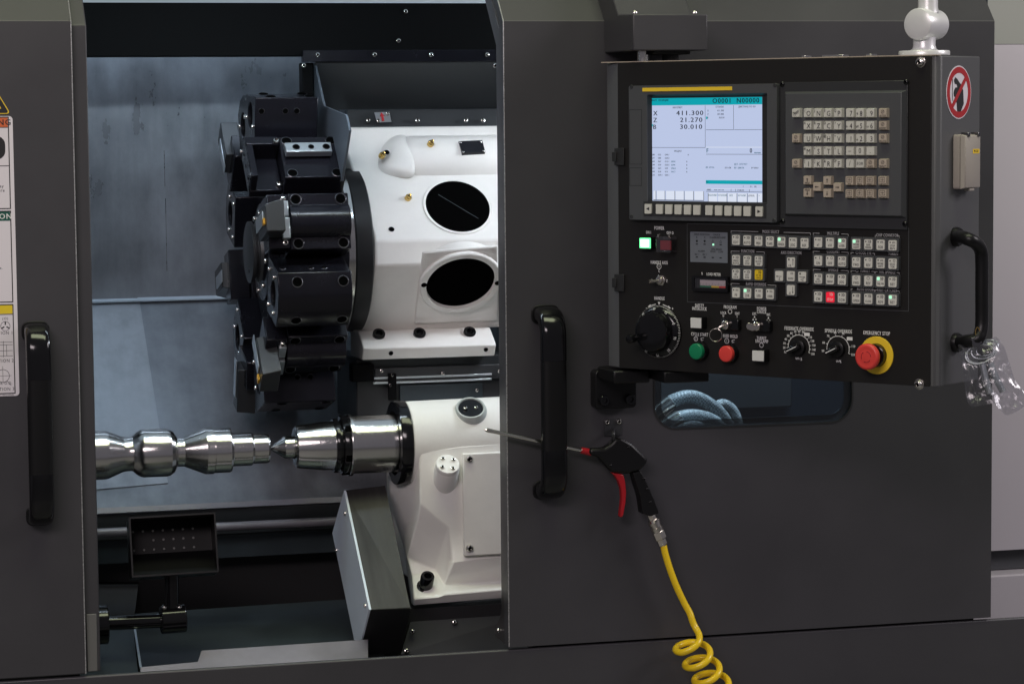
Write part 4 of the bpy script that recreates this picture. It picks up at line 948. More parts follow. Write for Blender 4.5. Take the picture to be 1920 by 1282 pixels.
for r_, row in enumerate(rowdef):
    for c_, s in enumerate(row):
        if s is None: continue
        tan = (c_ in (0, 8) or s == 'CAN') and s != 'RESET'
        u, v = put_key(cols[c_], rows[r_], s, tan)
        if s in ('RESET', 'HELP', 'SHIFT', 'ALTER', 'INSERT', 'DELETE', 'CAN', 'INPUT'):
            put_text(kl, s, u, v-.0045 if s != 'RESET' else v, zt_k, .0044, .8, bold=.0002)
            if s == 'RESET': line(kl, u-.005, v-.004, u+.005, v+.005, zt_k, .0006); line(kl, u-.002, v-.005, u+.006, v+.004, zt_k, .0005)
            else: arc(kl, u, v+.002, .0026, 0, 360, zt_k, .0006, 12); line(kl, u-.002, v, u+.002, v+.004, zt_k, .0006)
        elif s in ('EOB', '–', '0', '.', '/'): put_text(kl, s, u, v, zt_k, .0062 if s == 'EOB' else .0115, .85)
        else:
            put_text(kl, s[-1], u+.0022, v-.0012, zt_k, .0115, .88)
            if s[:-1].strip(): put_text(kl, s[:-1], u-.0048, v+(.0036 if c_ < 5 else -.002), zt_k, .0062, .8, bold=.0002)
for x, y, s in ((272, 890, '↑'), (272, 990, '↓'), (349, 943, '←'), (431, 893, '↑'), (431, 993, '↓'), (512, 946, '→')):
    u, v = put_key(x, y, s, True); 
    if x == 272: put_text(kl, 'PAGE', u, v-(.0045 if y < 950 else -.0045), zt_k, .0042, .8, bold=.0002)
    if s in '↑↓': q = 1 if s == '↑' else -1; line(kl, u, v-.003*q, u, v+.002*q, zt_k, .0012); kl.add([(u-.0018, v+.0012*q, zt_k), (u+.0018, v+.0012*q, zt_k), (u, v+.0038*q, zt_k)], [(0, 1, 2)])
    else: q = 1 if s == '→' else -1; line(kl, u-.003*q, v, u+.002*q, v, zt_k, .0012); kl.add([(u+.0012*q, v-.0018, zt_k), (u+.0012*q, v+.0018, zt_k), (u+.0038*q, v, zt_k)], [(0, 1, 2)])
for y, ss in ((894, ('POS', 'PROG', 'OFFSET', 'CUSTOM')), (998, ('SYSTEM', 'MESSAGE', 'GRAPH', 'CUSTOM'))):
    for x, s in zip((609, 691, 773, 873), ss):
        u, v = put_key(x, y, s, True); put_text(kl, s, u, v-.0052, zt_k, .0036, .75, bold=.0002); rect_line(kl, u-.0045, u+.0045, v-.002, v+.005, zt_k, .0005)
        line(kl, u-.003, v+.0015, u+.003, v+.0015, zt_k, .0006); line(kl, u, v-.001, u, v+.004, zt_k, .0006)
kl.build('key_legends', 'print_black', ku)['kind'] = 'stuff'

# ---- operator buttons
b = MB(FP); a_, c_ = puv(1289, 566), puv(1704, 428); rect_line(b, a_[0], c_[0], a_[1], c_[1], .0002, .0009); b.build('overlay_outline', 'unit_grey', cp)
BH = .0085
HB = MB(); HB.plate(rrect(-.0105, .0105, -.0108, .0108, .0012, 3), [rrect(-.0078, .0078, -.0089, .0082, .0022, 3)], 0, BH-.002); HB = HB.mesh('button_frame', 'unit_grey')
def cap_shape(m):
    B = MB(); P = rrect(-.0072, .0072, -.0083, .0077, .002, 3); P = [(x, y) for x, y in P]; B.prism(P, .001, BH-.0008); return B.mesh('button_cap', m)
CW_, CY_, CR_ = cap_shape('cap_white'), cap_shape('cap_yellow'), cap_shape('lit_red')
LEDM = MB(); LEDM.prism(rrect(-.0024, .0024, -.0024, .0024, .0010, 3), 0, .0002); LEDM = LEDM.mesh('lit_indicator', 'lit_led')
wt = MB(FP); gt = MB(FP); bl = MB(FP); bw = MB(FP)
def bq(x, y): return 1360+x/5.647, 420+y/5.647
btn = [ # x, y, icon, lines, kind
 (110, 167, 'd', ['EDIT']), (228, 172, 'd', ['AUTO']), (348, 178, 'd', ['MDI']), (468, 184, 'd', ['TAPE']), (590, 189, 'G', ['HNDL']), (712, 196, 'w', ['JOG']), (836, 201, 'w', ['REF.']),
 (110, 380, 'd', ['SINGLE', 'BLOCK']), (229, 386, 'd', ['OPT', 'STOP']), (350, 390, 'd', ['BLOCK', 'SKIP']), (110, 528, 'd', ['MC', 'LOCK']), (229, 533, 'd', ['DRY', 'RUN']), (350, 536, 'Y', ['OT. RE', 'LEASE']),
 (110, 725, 'w', ['F0']), (229, 731, 'G', ['25%']), (350, 734, 'w', ['50%']), (470, 740, 'w', ['100%']),
 (692, 405, 'u', ['+X']), (567, 548, 'l', ['-Z']), (690, 550, 'x', ['RAPID']), (811, 557, 'r', ['+Z']), (690, 697, 'n', ['-X']),
 (980, 193, 'w', ['x1']), (1104, 198, 'w', ['x10']), (1232, 204, 'G', ['x100']), (1384, 211, 'G', ['WORK', 'LIGHT']), (1511, 214, 'd', ['BAR', 'FEEDER']), (1641, 219, 'w', ['FOR']), (1768, 224, 'w', ['STOP', 'BACK']),
 (980, 387, 'i', ['ON']), (1106, 390, 'o', ['OFF']), (1232, 396, 'd', ['AUTO']), (1383, 405, 'o', ['FWD']), (1511, 409, 'o', ['REV']), (1641, 413, 'w', ['WORK', 'SHIFT']), (1768, 419, 'o', ['SELEC', 'TOR']),
 (980, 577, 'd', ['AIR', 'BLAST']), (1106, 583, 'd', ['ORIENT']), (1231, 588, 'd', ['JOG']), (1383, 596, 'p', ['FWD']), (1511, 600, 'p', ['REV']), (1640, 606, 'G', ['TAIL FW']), (1768, 612, 'd', ['RET']),
 (980, 767, 'd', ['CW']), (1106, 773, 'R', ['STOP']), (1231, 778, 'd', ['CCW']), (1383, 785, 'd', ['OPEN']), (1511, 790, 'd', ['CLOSE']), (1640, 797, 'd', ['ADV']), (1768, 803, 'G', ['RET'])]
for x, y, ic, ls in btn:
    u, v = puv(*bq(x, y), BH); ro_ = bpy.data.objects.new('push_button', None); col.objects.link(ro_); ro_.empty_display_size = .01; place(ro_, FP @ Vector((u, v, 0)), cp)
    M = FP @ Matrix.Translation((u, v, .0003)); inst('button_frame', HB, M, ro_)
    inst('button_cap', {'Y': CY_, 'R': CR_}.get(ic, CW_), M, ro_)
    z = BH-.0008+.0005; T = bw if ic == 'R' else bl
    if ic == 'G': inst('lit_indicator', LEDM, FP @ Matrix.Translation((u-.0036, v+.0040, z)), ro_)
    elif ic in 'dwio': arc(T, u-.0042, v+.0042, .0006, 0, 360, z, .0012, 10)
    if ic in 'dGRY': arc(T, u+.0030, v+.0042, .0018, -90, 90, z, .0010, 8); line(T, u-.001, v+.0058, u+.003, v+.0058, z, .0005); line(T, u-.001, v+.0026, u+.003, v+.0026, z, .0005); line(T, u, v+.0042, u+.003, v+.0042, z, .0008)
    if ic in 'wx':
        for k in range(5): q = (k % 2)*.003; line(T, u-.0005+k*.0011, v+.0055-q, u+.0006+k*.0011, v+.0025+q, z, .0005)
    if ic == 'o': arc(T, u+.003, v+.0045, .0018, 0, 360, z, .0006, 12)
    if ic == 'p': arc(T, u, v+.004, .0024, 0, 360, z, .0006, 12)
    if ic == 'i': line(T, u+.003, v+.0022, u+.003, v+.0065, z, .0009)
    if ic in 'un': s = 1 if ic == 'u' else -1; line(T, u+.004, v-.005*s, u+.004, v+.0035*s, z, .0008); T.add([(u+.0026, v+.003*s, z), (u+.0054, v+.003*s, z), (u+.004, v+.006*s, z)], [(0, 1, 2)])
    if ic in 'lr': s = 1 if ic == 'r' else -1; line(T, u-.005*s, v-.001, u+.0035*s, v-.001, z, .0008); T.add([(u+.003*s, v-.0024, z), (u+.003*s, v+.0004, z), (u+.006*s, v-.001, z)], [(0, 1, 2)])
    if ic in 'ur': arc(T, u-.0036, v+.0045, .0010, 0, 360, z, .0012, 10)
    for i, s in enumerate(ls):
        yy = v-.0042 if len(ls) == 1 else v-.0012-.0042*i
        if ic in 'lr': yy = v-.0052
        if ic in 'un': yy = v-.0055
        xx = u-.0022 if ic in 'un' else u
        put_text(T, s, xx, yy, z, .0060 if len(ls) == 1 and len(s) < 5 else .0046, .70 if len(s) < 6 else .60, bold=.0002)
bl.build('button_legends', 'print_black', cp)['kind'] = 'stuff'; bw.build('button_legends', 'print_white', cp)
def PT(m, st, px, py, hpx, sxs=.60, bold=.00034):
    u, v = puv(px, py); B = MB(FP); put_text(B, st, u, v, .0004, hpx/1000.*.90, sxs, bold=bold); B.build('caption', m, cp)
def PTq(st, x, y, hpx=8.2, sxs=.60): PT('print_grey', st, *bq(x, y), hpx, sxs, .00025)
def bracket(xa, ya, xb, yb, ga, gb):   # bracket line with a gap from ga to gb (crop px)
    gt = MB(FP)
    def Y(x): return ya+(yb-ya)*(x-xa)/(xb-xa)
    for p, q in ((xa, ga), (gb, xb)):
        a, c = puv(*bq(p, Y(p))), puv(*bq(q, Y(q))); line(gt, *a, *c, .0003, .0008)
    for p in (xa, xb):
        a, c = puv(*bq(p, Y(p)-2)), puv(*bq(p, Y(p)+20)); line(gt, *a, *c, .0003, .0008)
    gt.build('bracket_line', 'print_grey', cp)
for st, x, y, br in (('MODE SELECT', 482, 84, (62, 74, 902, 96, 350, 618)), ('FUNCTION', 238, 290, (62, 287, 414, 297, 152, 328)), ('RAPID OVERRIDE', 325, 639, (62, 629, 536, 650, 152, 448)),
                     ('MULTIPLE', 1143, 102, (932, 97, 1302, 108, 1000, 1230)), ('COOLANT', 1143, 294, (932, 289, 1302, 300, 1000, 1230)), ('SPINDLE', 1143, 487, (932, 480, 1302, 494, 1010, 1222)),
                     ('CHIP CONVEYOR', 1715, 121, (1588, 120, 1842, 124, 1608, 1820)), ('TOOL EYE', 1480, 308, (1332, 303, 1582, 312, 1360, 1556)), ('TURRET', 1480, 497, (1332, 494, 1582, 503, 1380, 1545)),
                     ('TAIL SPINDLE', 1713, 510, (1588, 505, 1842, 515, 1612, 1815)), ('AUTO DOOR', 1480, 691, (1332, 688, 1582, 697, 1350, 1562)), ('PART CATCHER', 1713, 703, (1588, 699, 1842, 708, 1612, 1815))):
    PTq(st, x, y); bracket(*br)
PTq('AXIS DIRECTION', 698, 306); PTq('TURRET', 1780, 318)
for x, y in ((1395, 303), (1395, 495)): u, v = puv(*bq(x, y)); arc(gt, u, v, .0022, 0, 360, .0003, .0007, 12)
gt.build('group_symbols', 'print_grey', cp)
for st, x, y, s in (('POWER', 1236, 428, 9.6), ('ON I', 1216, 436, 8), ('OFF O', 1256.5, 437, 8), ('HANDLE AXIS', 1236, 492.5, 9), ('C', 1236, 508.5, 7), ('X', 1222, 526, 7), ('Z', 1250.5, 527, 7), ('HANDLE', 1236.5, 559.5, 9),
                    ('SAFETY', 1311.5, 573, 8.8), ('INTERLOCK', 1311.5, 579, 8.8), ('CYCLE START', 1311.7, 627, 8.8), ('PROGRAM', 1369, 576, 8.8), ('LOCK', 1356.5, 586.5, 7), ('O', 1356.3, 592, 7), ('EDIT', 1382.5, 588, 7), ('I', 1382, 593.5, 7),
                    ('FEED HOLD', 1369.5, 630.5, 8.8), ('POWER', 1428.2, 579, 8.8), ('CHUCK', 1428.2, 585, 8.8), ('EXT.', 1415, 588.5, 7), ('INT.', 1441.5, 590, 7), ('TURRET', 1428, 634, 8.4), ('UNCLAMP', 1428.5, 640, 8.8),
                    ('FEEDRATE OVERRIDE', 1498.3, 616.5, 9.4), ('SPINDLE OVERRIDE', 1572, 621, 9.4), ('EMERGENCY STOP', 1643.6, 624.8, 9.4), ('LOAD METER', 1338, 514.5, 7.6), ('%', 1316.5, 513, 7), ('%', 1502.5, 673.5, 7.5), ('%', 1576, 678, 7.5), ('–', 1212, 577, 10), ('+', 1261, 579, 10)):
    PT('print_white', st, x, y, s)
def wline(xa, ya, xb, yb, wd=.0008): line(wt, *puv(xa, ya), *puv(xb, yb), .0004, wd)
for x, y, r_ in ((1236, 499.5, .0042), (1363, 639, .0040), (1428, 647, .0036), (1369, 584, .0036), (1305, 635, .0036)): u, v = puv(x, y); arc(wt, u, v, r_, 0, 360, .0004, .0009, 16)
for x in (1305, 1363, 1236): y = {1305: 635, 1363: 639, 1236: 499.5}[x]; wline(x, y-2, x, y+2)
for x, y in ((1317, 636), (1375, 640)): wline(x-3, y-2, x+3, y-3); wline(x-2, y+2, x+2, y+1.5); wline(x-2, y-2, x-2, y+3)
for x, y in ((1415, 597), (1441, 599)):
    for dx, dy in ((0, -3), (-2.6, 2), (2.6, 2)): u, v = puv(x+dx, y+dy); wt.add([(u-.0018, v-.0013, .0004), (u+.0018, v-.0013, .0004), (u, v+.0021, .0004)], [(0, 1, 2)])
u, v = puv(1236, 569); wt.add([(u-.0026, v+.0026, .0004), (u+.0026, v+.0026, .0004), (u, v-.0030, .0004)], [(0, 1, 2)])
for s, xa, ya, xb, yb in ((-1, 1230, 570, 1219, 573.5), (1, 1243, 571, 1254, 576)):
    wline(xa, ya, xb, yb, .0013); u, v = puv(xb, yb); wt.add([(u+s*.0045, v-.0015, .0004), (u-s*.001, v+.003, .0004), (u-s*.002, v-.0028, .0004)], [(0, 1, 2)])
for x in (1493, 1569):                                   # wave and spindle icons
    y = 672 if x == 1493 else 677
    for k in range(5): wline(x-1+k*1.5, y-2+(k % 2)*4, x+.5+k*1.5, y+2-(k % 2)*4, .0006)
# override dials
def override(cx, cy, r, a0, a1, labels, box, kang):
    wt = MB(FP); u, v = puv(cx, cy); arc(wt, u, v, r, a0, a1, .0004, .0010, 30); n = len(labels)
    for i, s in enumerate(labels):
        a = R(a0+(a1-a0)*i/(n-1)); p, q = (u+r*math.cos(a), v+r*math.sin(a)), (u+(r+.003)*math.cos(a), v+(r+.003)*math.sin(a)); line(wt, *p, *q, .0004, .0008)
        tx_, ty_ = u+(r+.0062)*math.cos(a)*1.06, v+(r+.0058)*math.sin(a)
        if s == box: rect(wt, tx_-.0052, tx_+.0052, ty_-.0027, ty_+.0027, .0003); 
        else: put_text(wt, s, tx_, ty_, .0004, .0056, .75, bold=.0003)
    o = bpy.data.objects.new('rotary_switch', None); col.objects.link(o); o.empty_display_size = .01; place(o, FP @ Vector((u, v, 0)), cp)
    wt.build('scale_marks', 'print_white', o)
    B = MB(FP @ Matrix.Translation((u, v, .0005))); B.lathe([(0, .0135), (.006, .013), (.007, .011)], 28); B.build('skirt', 'black_plastic', o)
    M = FP @ Matrix.Translation((u, v, .006)) @ Matrix.Rotation(R(kang), 4, 'Z')
    B = MB(M); B.prism([(-.009, -.0045), (.014, -.0045), (.017, 0), (.014, .0045), (-.009, .0045)], 0, .013); B.build('pointer_knob', 'black_gloss', o, .002)
    B = MB(M); line(B, -.006, .0, .014, .0, .0133, .0012); B.build('pointer_line', 'print_white', o)
override(1498, 651, .0200, 200, -22, ['0', '10', '20', '30', '40', '50', '60', '70', '80', '90', '100', '110', '120', '130', '140', '150'][1:], '100', 205)
override(1571.5, 654, .0205, 190, -18, ['50', '60', '70', '80', '90', '100', '110', '120'], '100', 205)
wt.build('panel_symbols', 'print_white', cp)

def box_button(px, py, hw, hh, m, name, h=.012, frame_m='black_gloss'):
    u, v = puv(px, py, h); o = bpy.data.objects.new(name, None); col.objects.link(o); o.empty_display_size = .01; place(o, FP @ Vector((u, v, 0)), cp)
    B = MB(FP); B.plate(rrect(u-hw, u+hw, v-hh, v+hh, .0012, 3), [rrect(u-hw+.0012, u+hw-.0012, v-hh+.0012, v+hh-.0012, .0008, 3)], .0003, h-.001); B.build('bezel', frame_m, o)
    B = MB(FP); B.prism(rrect(u-hw+.0016, u+hw-.0016, v-hh+.0016, v+hh-.0016, .0008, 3), .002, h); B.build('button_cap', m, o, .0006); return o, u, v
o, u, v = box_button(1209, 456, .0125, .0100, 'lit_green', 'power_on_button', .014)
B = MB(FP); B.prism(rrect(u-.0088, u+.0088, v-.0065, v+.0065, .001, 3), .0141, .0144); B.build('lens', 'lit_green_core', o)
o, u, v = box_button(1248, 460, .0125, .0095, 'dark_red', 'power_off_button', .013)
B = MB(FP); B.box(u-.0145, u+.0145, v-.012, v+.015, .0002, .0205); B.build('guard_cover', 'clear_cover', o, .001)
for s in (-1, 1): B = MB(FP); B.cyl((u+s*.0095, v+.0155, .016), (u+s*.0125, v+.0155, .016), .0035, seg=14); B.build('guard_hinge', 'nickel', o)
box_button(1304.5, 605.5, .0120, .0100, 'button_white', 'safety_interlock_button', .016)
box_button(1421, 667, .0125, .0100, 'button_white', 'turret_unclamp_button', .016)
def round_button(px, py, r, m, name, h=.019):
    u, v = puv(px, py, h); o = bpy.data.objects.new(name, None); col.objects.link(o); o.empty_display_size = .01; place(o, FP @ Vector((u, v, 0)), cp)
    M = FP @ Matrix.Translation((u, v, 0)); B = MB(M); B.lathe([(.0003, r*1.18), (.009, r*1.16), (.011, r*1.06), (.011, r*.9)], 36, cap=False); B.build('collar', 'black_gloss', o)
    B = MB(M); B.lathe([(.003, r), (h-.0015, r), (h-.0004, r*.93), (h, r*.8), (h-.0004, 0)], 36, cap=False); B.build('button_cap', m, o); return o
round_button(1303.5, 659, .0132, 'green_button', 'cycle_start_button'); round_button(1359.5, 663.5, .0132, 'red_button', 'feed_hold_button')
# key switches
def key_switch(px, py, name):
    u, v = puv(px, py, .012); o = bpy.data.objects.new(name, None); col.objects.link(o); o.empty_display_size = .01; place(o, FP @ Vector((u, v, 0)), cp)
    B = MB(FP); B.box(u-.010, u+.0225, v-.0085, v+.0095, .0003, .011); B.build('switch_body', 'black_gloss', o, .0015)
    B = MB(FP @ Matrix.Translation((u, v, .011))); B.lathe([(0, .0078), (.006, .0074), (.007, .006), (.0065, 0)], 24, cap=False); B.build('lock_barrel', 'nickel', o); return o, u, v
o, u, v = key_switch(1361.5, 609, 'program_key_switch')
B = MB(FP); P = [(u, v, .0185), (u-.004, v-.002, .022), (u-.0105, v-.0065, .024)]; B.tube(P, .0016, 8); B.build('key_blade', 'nickel', o)
B = MB(FP @ Matrix.Translation((u-.0125, v-.0165, .024)) @ Matrix.Rotation(R(20), 4, 'Y')); B.tube([(.0105*math.cos(2*math.pi*k/40), .0105*math.sin(2*math.pi*k/40), 0) for k in range(40)], .0007, 8, True); B.build('key_ring', 'nickel', o)
o, u, v = key_switch(1420, 611.5, 'chuck_key_switch')
B = MB(FP @ Matrix.Translation((u-.006, v-.001, .020)) @ Matrix.Rotation(R(40), 4, 'Y') @ Matrix.Rotation(R(-20), 4, 'Z')); B.prism(rrect(-.009, .007, -.0055, .0055, .005, 6), 0, .002); B.build('key_bow', 'nickel', o, .0005)
# toggle
u, v = puv(1236, 526, .006); tg = bpy.data.objects.new('axis_toggle', None); col.objects.link(tg); place(tg, FP @ Vector((u, v, 0)), cp)
B = MB(FP @ Matrix.Translation((u, v, .0003))); B.lathe([(0, .0095), (.002, .0095), (.0025, .0085)], 6); B.lathe([(.0025, .0062), (.008, .0062), (.0085, .005)], 20); B.build('toggle_nut', 'nickel', tg)
B = MB(FP); B.tube([(u, v, .007), (u-.006, v-.001, .014), (u-.011, v-.001, .021)], .003, 12, rr=[.002, .0026, .0034]); B.build('toggle_lever', 'nickel', tg)
# handwheel
u, v = puv(1233, 622, .006); hw_ = bpy.data.objects.new('handwheel', None); col.objects.link(hw_); place(hw_, FP @ Vector((u, v, 0)), cp)
M = FP @ Matrix.Translation((u, v, 0))
B = MB(M); B.lathe([(.0003, .0445), (.003, .0445), (.010, .040), (.012, .036)], 64); B.build('dial_ring', 'black_gloss', hw_)
B = MB(M); B.lathe([(.011, .034), (.022, .0335), (.027, .031), (.0285, .026), (.027, 0)], 64, cap=False); B.build('wheel', 'black_gloss', hw_)
B = MB(M @ Matrix.Translation((-.028, -.010, .026))); B.lathe([(0, .004), (.006, .004), (.008, .0065), (.022, .0075), (.025, .006), (.026, 0)], 20, cap=False); B.build('crank_knob', 'black_gloss', hw_)
B = MB(M)
def dial_z(r_): return .003+(.0445-r_)/.0045*.007+.0004
for k in range(100):
    a = 2*math.pi*k/100; ra, rb = .0442, (.0425 if k % 5 else .0418)
    B.add([(q*math.cos(a+d), q*math.sin(a+d), dial_z(q)) for q, d in ((ra, -.007), (ra, .007), (rb, .007), (rb, -.007))], [(0, 1, 2, 3)])
for k, s in enumerate(('20', '10', '0', '90', '80', '70', '60', '50', '40', '30')):
    a = R(95-36*k); vs, fs = text_geo(s, .0062)
    Mr = Matrix.Rotation(a-math.pi/2, 4, 'Z'); out = []
    for p in vs: q = Mr @ Vector((p[0]*.8, p[1]+.0388, 0)); out.append((q.x, q.y, .0125-(q.xy.length-.0365)*.5))
    B.add(out, fs)
B.build('dial_marks', 'print_white', hw_)
# status window and load meter
a_, c_ = puv(1294.5, 491), puv(1364.5, 436); B = MB(FP); B.prism(rrect(a_[0], c_[0], a_[1], c_[1], .001, 2), .0002, .0005); st_ = B.build('status_window', 'status_grey', cp)
B = MB(FP)
def sq(x, y): return puv(1160+x/4.42, 410+y/4.42)
for s, x, y in (('ZERO POSITION', 690, 132), ('CHUCK', 813, 135), ('X', 648, 155), ('Z', 714, 156), ('CLAMP', 782, 157), ('UNCLAMP', 847, 158), ('ALARM', 687, 270), ('SPN BRAKE', 813, 255), ('HIGH', 782, 273), ('LOW', 847, 276), ('NC ?', 650, 297), ('MC ?', 715, 299)):
    put_text(B, s, *sq(x, y), .0007, .0046, .8, bold=.0002)
for x, y in ((650, 185), (714, 186)): arc(B, *sq(x, y), .0010, 0, 360, .0007, .002, 10)
for x, y in ((782, 187), (847, 190)): u, v = sq(x, y); line(B, u-.002, v-.002, u, v+.0025, .0007, .0005); line(B, u+.002, v-.002, u, v+.0025, .0007, .0005); line(B, u-.002, v-.002, u+.002, v-.002, .0007, .0005)
for x, y in ((650, 211), (714, 212), (847, 216), (650, 318), (714, 320), (782, 322), (847, 325)): u, v = sq(x, y); rect(B, u-.0022, u+.0022, v-.0009, v+.0009, .0007)
B.build('status_lettering', 'print_black', st_)
u, v = sq(786, 215); B = MB(FP); rect(B, u-.0018, u+.0018, v-.0016, v+.0016, .0007); B.build('clamp_led', 'lit_led', st_)
a_, c_ = puv(1297, 545, .008), puv(1364, 519, .008); B = MB(FP); B.plate(rrect(a_[0], c_[0], a_[1], c_[1], .001, 2), [rrect(a_[0]+.005, c_[0]-.004, a_[1]+.005, c_[1]-.004, .001, 2)], .0003, .008); lm = B.build('load_meter', 'black_gloss', cp)
B = MB(FP); X0, X1, Y0, Y1 = a_[0]+.013, c_[0]-.007, a_[1]+.0060, c_[1]-.0068; rect(B, X0, X1, Y0, Y1, .003); B.build('meter_face', 'meter_face', lm)
for nm, m, f0_, f1_ in (('green_band', 'green_button', 0, .45), ('yellow_band', 'sticker_yellow', .45, .75), ('red_band', 'red_button', .75, 1)):
    B = MB(FP); rect(B, X0+(X1-X0)*f0_, X0+(X1-X0)*f1_, Y0, Y0+.003, .0032); B.build(nm, m, lm)
B = MB(FP)
for k in range(17): xx = X0+(X1-X0)*(k+.5)/17; line(B, xx, Y0+.0032, xx, Y0+(.0060 if k % 4 else .0075), .0033, .0004)
B.build('meter_scale', 'print_black', lm)
B = MB(FP); rect(B, a_[0]+.005, c_[0]-.004, a_[1]+.005, c_[1]-.004, .0070); B.build('meter_glass', 'clear_cover', lm)
# emergency stop
u, v = puv(1643, 666, .002); es = bpy.data.objects.new('emergency_stop', None); col.objects.link(es); place(es, FP @ Vector((u, v, 0)), cp)
M = FP @ Matrix.Translation((u, v, 0))
B = MB(M); B.lathe([(.0003, .0300), (.0018, .0300), (.0022, .0295), (.0022, .019)], 56, cap=False); B.build('warning_disc', 'sticker_yellow', es)
B = MB(M); B.lathe([(.0003, .0185), (.011, .0185), (.012, .017), (.012, .013), (.026, .013)], 40, cap=False); B.build('stem', 'black_gloss', es)
B = MB(M); B.lathe([(.022, .012), (.0235, .019), (.027, .0208), (.032, .0208), (.0345, .0192), (.0352, .0165), (.0340, .0130), (.0346, .0105), (.0344, 0)], 56, cap=False); B.build('mushroom_head', 'red_button', es, angle=60)
B = MB(M)
for k in range(3): arc(B, 0, 0, .0085, 120*k+10, 120*k+70, .0350, .0007, 8)
for k in range(6): arc(B, 0, 0, .0085, 60*k+5, 60*k+25, .0350, .0009, 4)
B.build('twist_marks', 'dark_red', es)

# ---- right side of the panel
FSd = frame(PO+PU*(PW+.012), -PN, (0, 0, 1))            # local x: back from the front plane, y: up, z: outwards
ps = thing('prohibition_sign', 'round red and white do-not-touch sticker on the side of the control panel', 'sign', FSd @ Vector((*suv(1797, 174), 0)))
cu_, cv_ = suv(1797, 173.5); rS = (suv(1797, 124)[1]-suv(1797, 224)[1])/2
M = FSd @ Matrix.Translation((cu_, cv_, .0004))
B = MB(M); B.prism(circle(0, 0, rS, 48), 0, .0004); B.build('backing', 'label_white', ps)
B = MB(M); B.plate(circle(0, 0, rS*.955, 48), [circle(0, 0, rS*.73, 48)], .0005, .0008); B.build('red_ring', 'sticker_red', ps)
k_ = rS/44.
hand = [(-6, -31), (6, -33), (17, -19), (15, 3), (9, 12), (2, 16), (-6, 22), (-13, 25), (-18, 20), (-15, 14), (-8, 13), (-6, 8), (-12, 8), (-17, 4), (-19, -2), (-17, -7), (-13, -8), (-14, -14), (-8, -17)]
B = MB(M); B.prism([(x*k_, y*k_) for x, y in hand], .0005, .0007); B.build('hand_pictogram', 'print_black', ps)
B = MB(M); rect(B, -24*k_, -22*k_, -14*k_, 22*k_, .0006); B.build('surface_line', 'print_black', ps)
B = MB(M); line(B, -23.6*k_, -23.6*k_, 23.6*k_, 23.6*k_, .0009, 8*k_); B.build('red_bar', 'sticker_red', ps)
a_, c_ = suv(1784, 360), suv(1836, 244)
bx_ = bpy.data.objects.new('socket_box', None); col.objects.link(bx_); place(bx_, FSd @ Vector((a_[0], a_[1], 0)), cp)
x0, x1, y0, y1 = suv(1786, 360)[0], suv(1816, 360)[0], a_[1]+.004, c_[1]-.006
x0b, x1b = x0-.006, x1-.004
B = MB(FSd); B.prism(rrect(x0, x1, y0, y1, .004, 4), .0004, .012); B.build('box_base', 'beige_box', bx_, .001)
B = MB(FSd); n0 = len(B.v)
B.add([(x0, y0, .0126), (x1, y0, .0126), (x1, y1, .0126), (x0, y1, .0126), (x0+.002, y0+.002, .021), (x1-.002, y0+.002, .021), (x1-.002, y1-.002, .021), (x0+.002, y1-.002, .021), (x0+.010, y0+.018, .025), (x1-.010, y0+.018, .025), (x1-.010, y1-.018, .025), (x0+.010, y1-.018, .025)],
      [(3, 2, 1, 0), (8, 9, 10, 11)]+[(i, (i+1) % 4, 4+(i+1) % 4, 4+i) for i in range(4)]+[(4+i, 4+(i+1) % 4, 8+(i+1) % 4, 8+i) for i in range(4)]); B.build('box_lid', 'beige_box', bx_, .0012, weld=True)
for q in (x0+.010, x1-.010): B = MB(FSd); B.box(q-.003, q+.003, y1-.004, y1+.003, .010, .024); B.build('lid_hinge', 'steel_dark', bx_, .0008)
B = MB(FSd); B.box((x0+x1)/2-.008, (x0+x1)/2+.008, y0-.003, y0+.001, .010, .020); B.build('latch', 'beige_box', bx_, .0006)
B = MB(FSd); mx_, my_ = (x0+x1)/2+.003, y0+(y1-y0)*.69; rect(B, mx_-.011, mx_+.011, my_-.0035, my_+.0035, .0253); B.build('port_label', 'sticker_yellow', bx_)
B = MB(FSd); put_text(B, 'W-232', mx_, my_, .0255, .0058, .8, bold=.0003); B.build('label_lettering', 'print_black', bx_)
# side handle (bent tube)
hu, hz1 = suv(1788, 440); hz0 = suv(1788, 642)[1]
def hp(d, z, out): return FSd @ Vector((d, z, out))
gr = .0105; 
def hpt(px, py, out): d, z = suv(px, py, out); return hp(d, z, out)
path = [hpt(1790, 444, 0), hpt(1800, 444, .018), hpt(1817, 449, .040), hpt(1831, 457, .046), hpt(1839, 470, .047), hpt(1841, 490, .047), hpt(1841, 550, .047), hpt(1841, 600, .047), hpt(1839, 622, .047), hpt(1832, 636, .044), hpt(1816, 639, .030), hpt(1800, 641, .012), hpt(1790, 642, 0)]
hd_ = bpy.data.objects.new('side_handle', None); col.objects.link(hd_); place(hd_, path[6], cp)
B = MB(); B.tube(smooth_path(path, 6), gr, 18); B.build('grip', 'black_plastic', hd_)
for p in (path[0], path[-1]):
    B = MB(axis_frame(p, PU)); B.lathe([(.0003, .0155), (.006, .0155), (.010, .0135)], 24); B.build('foot', 'black_plastic', hd_)
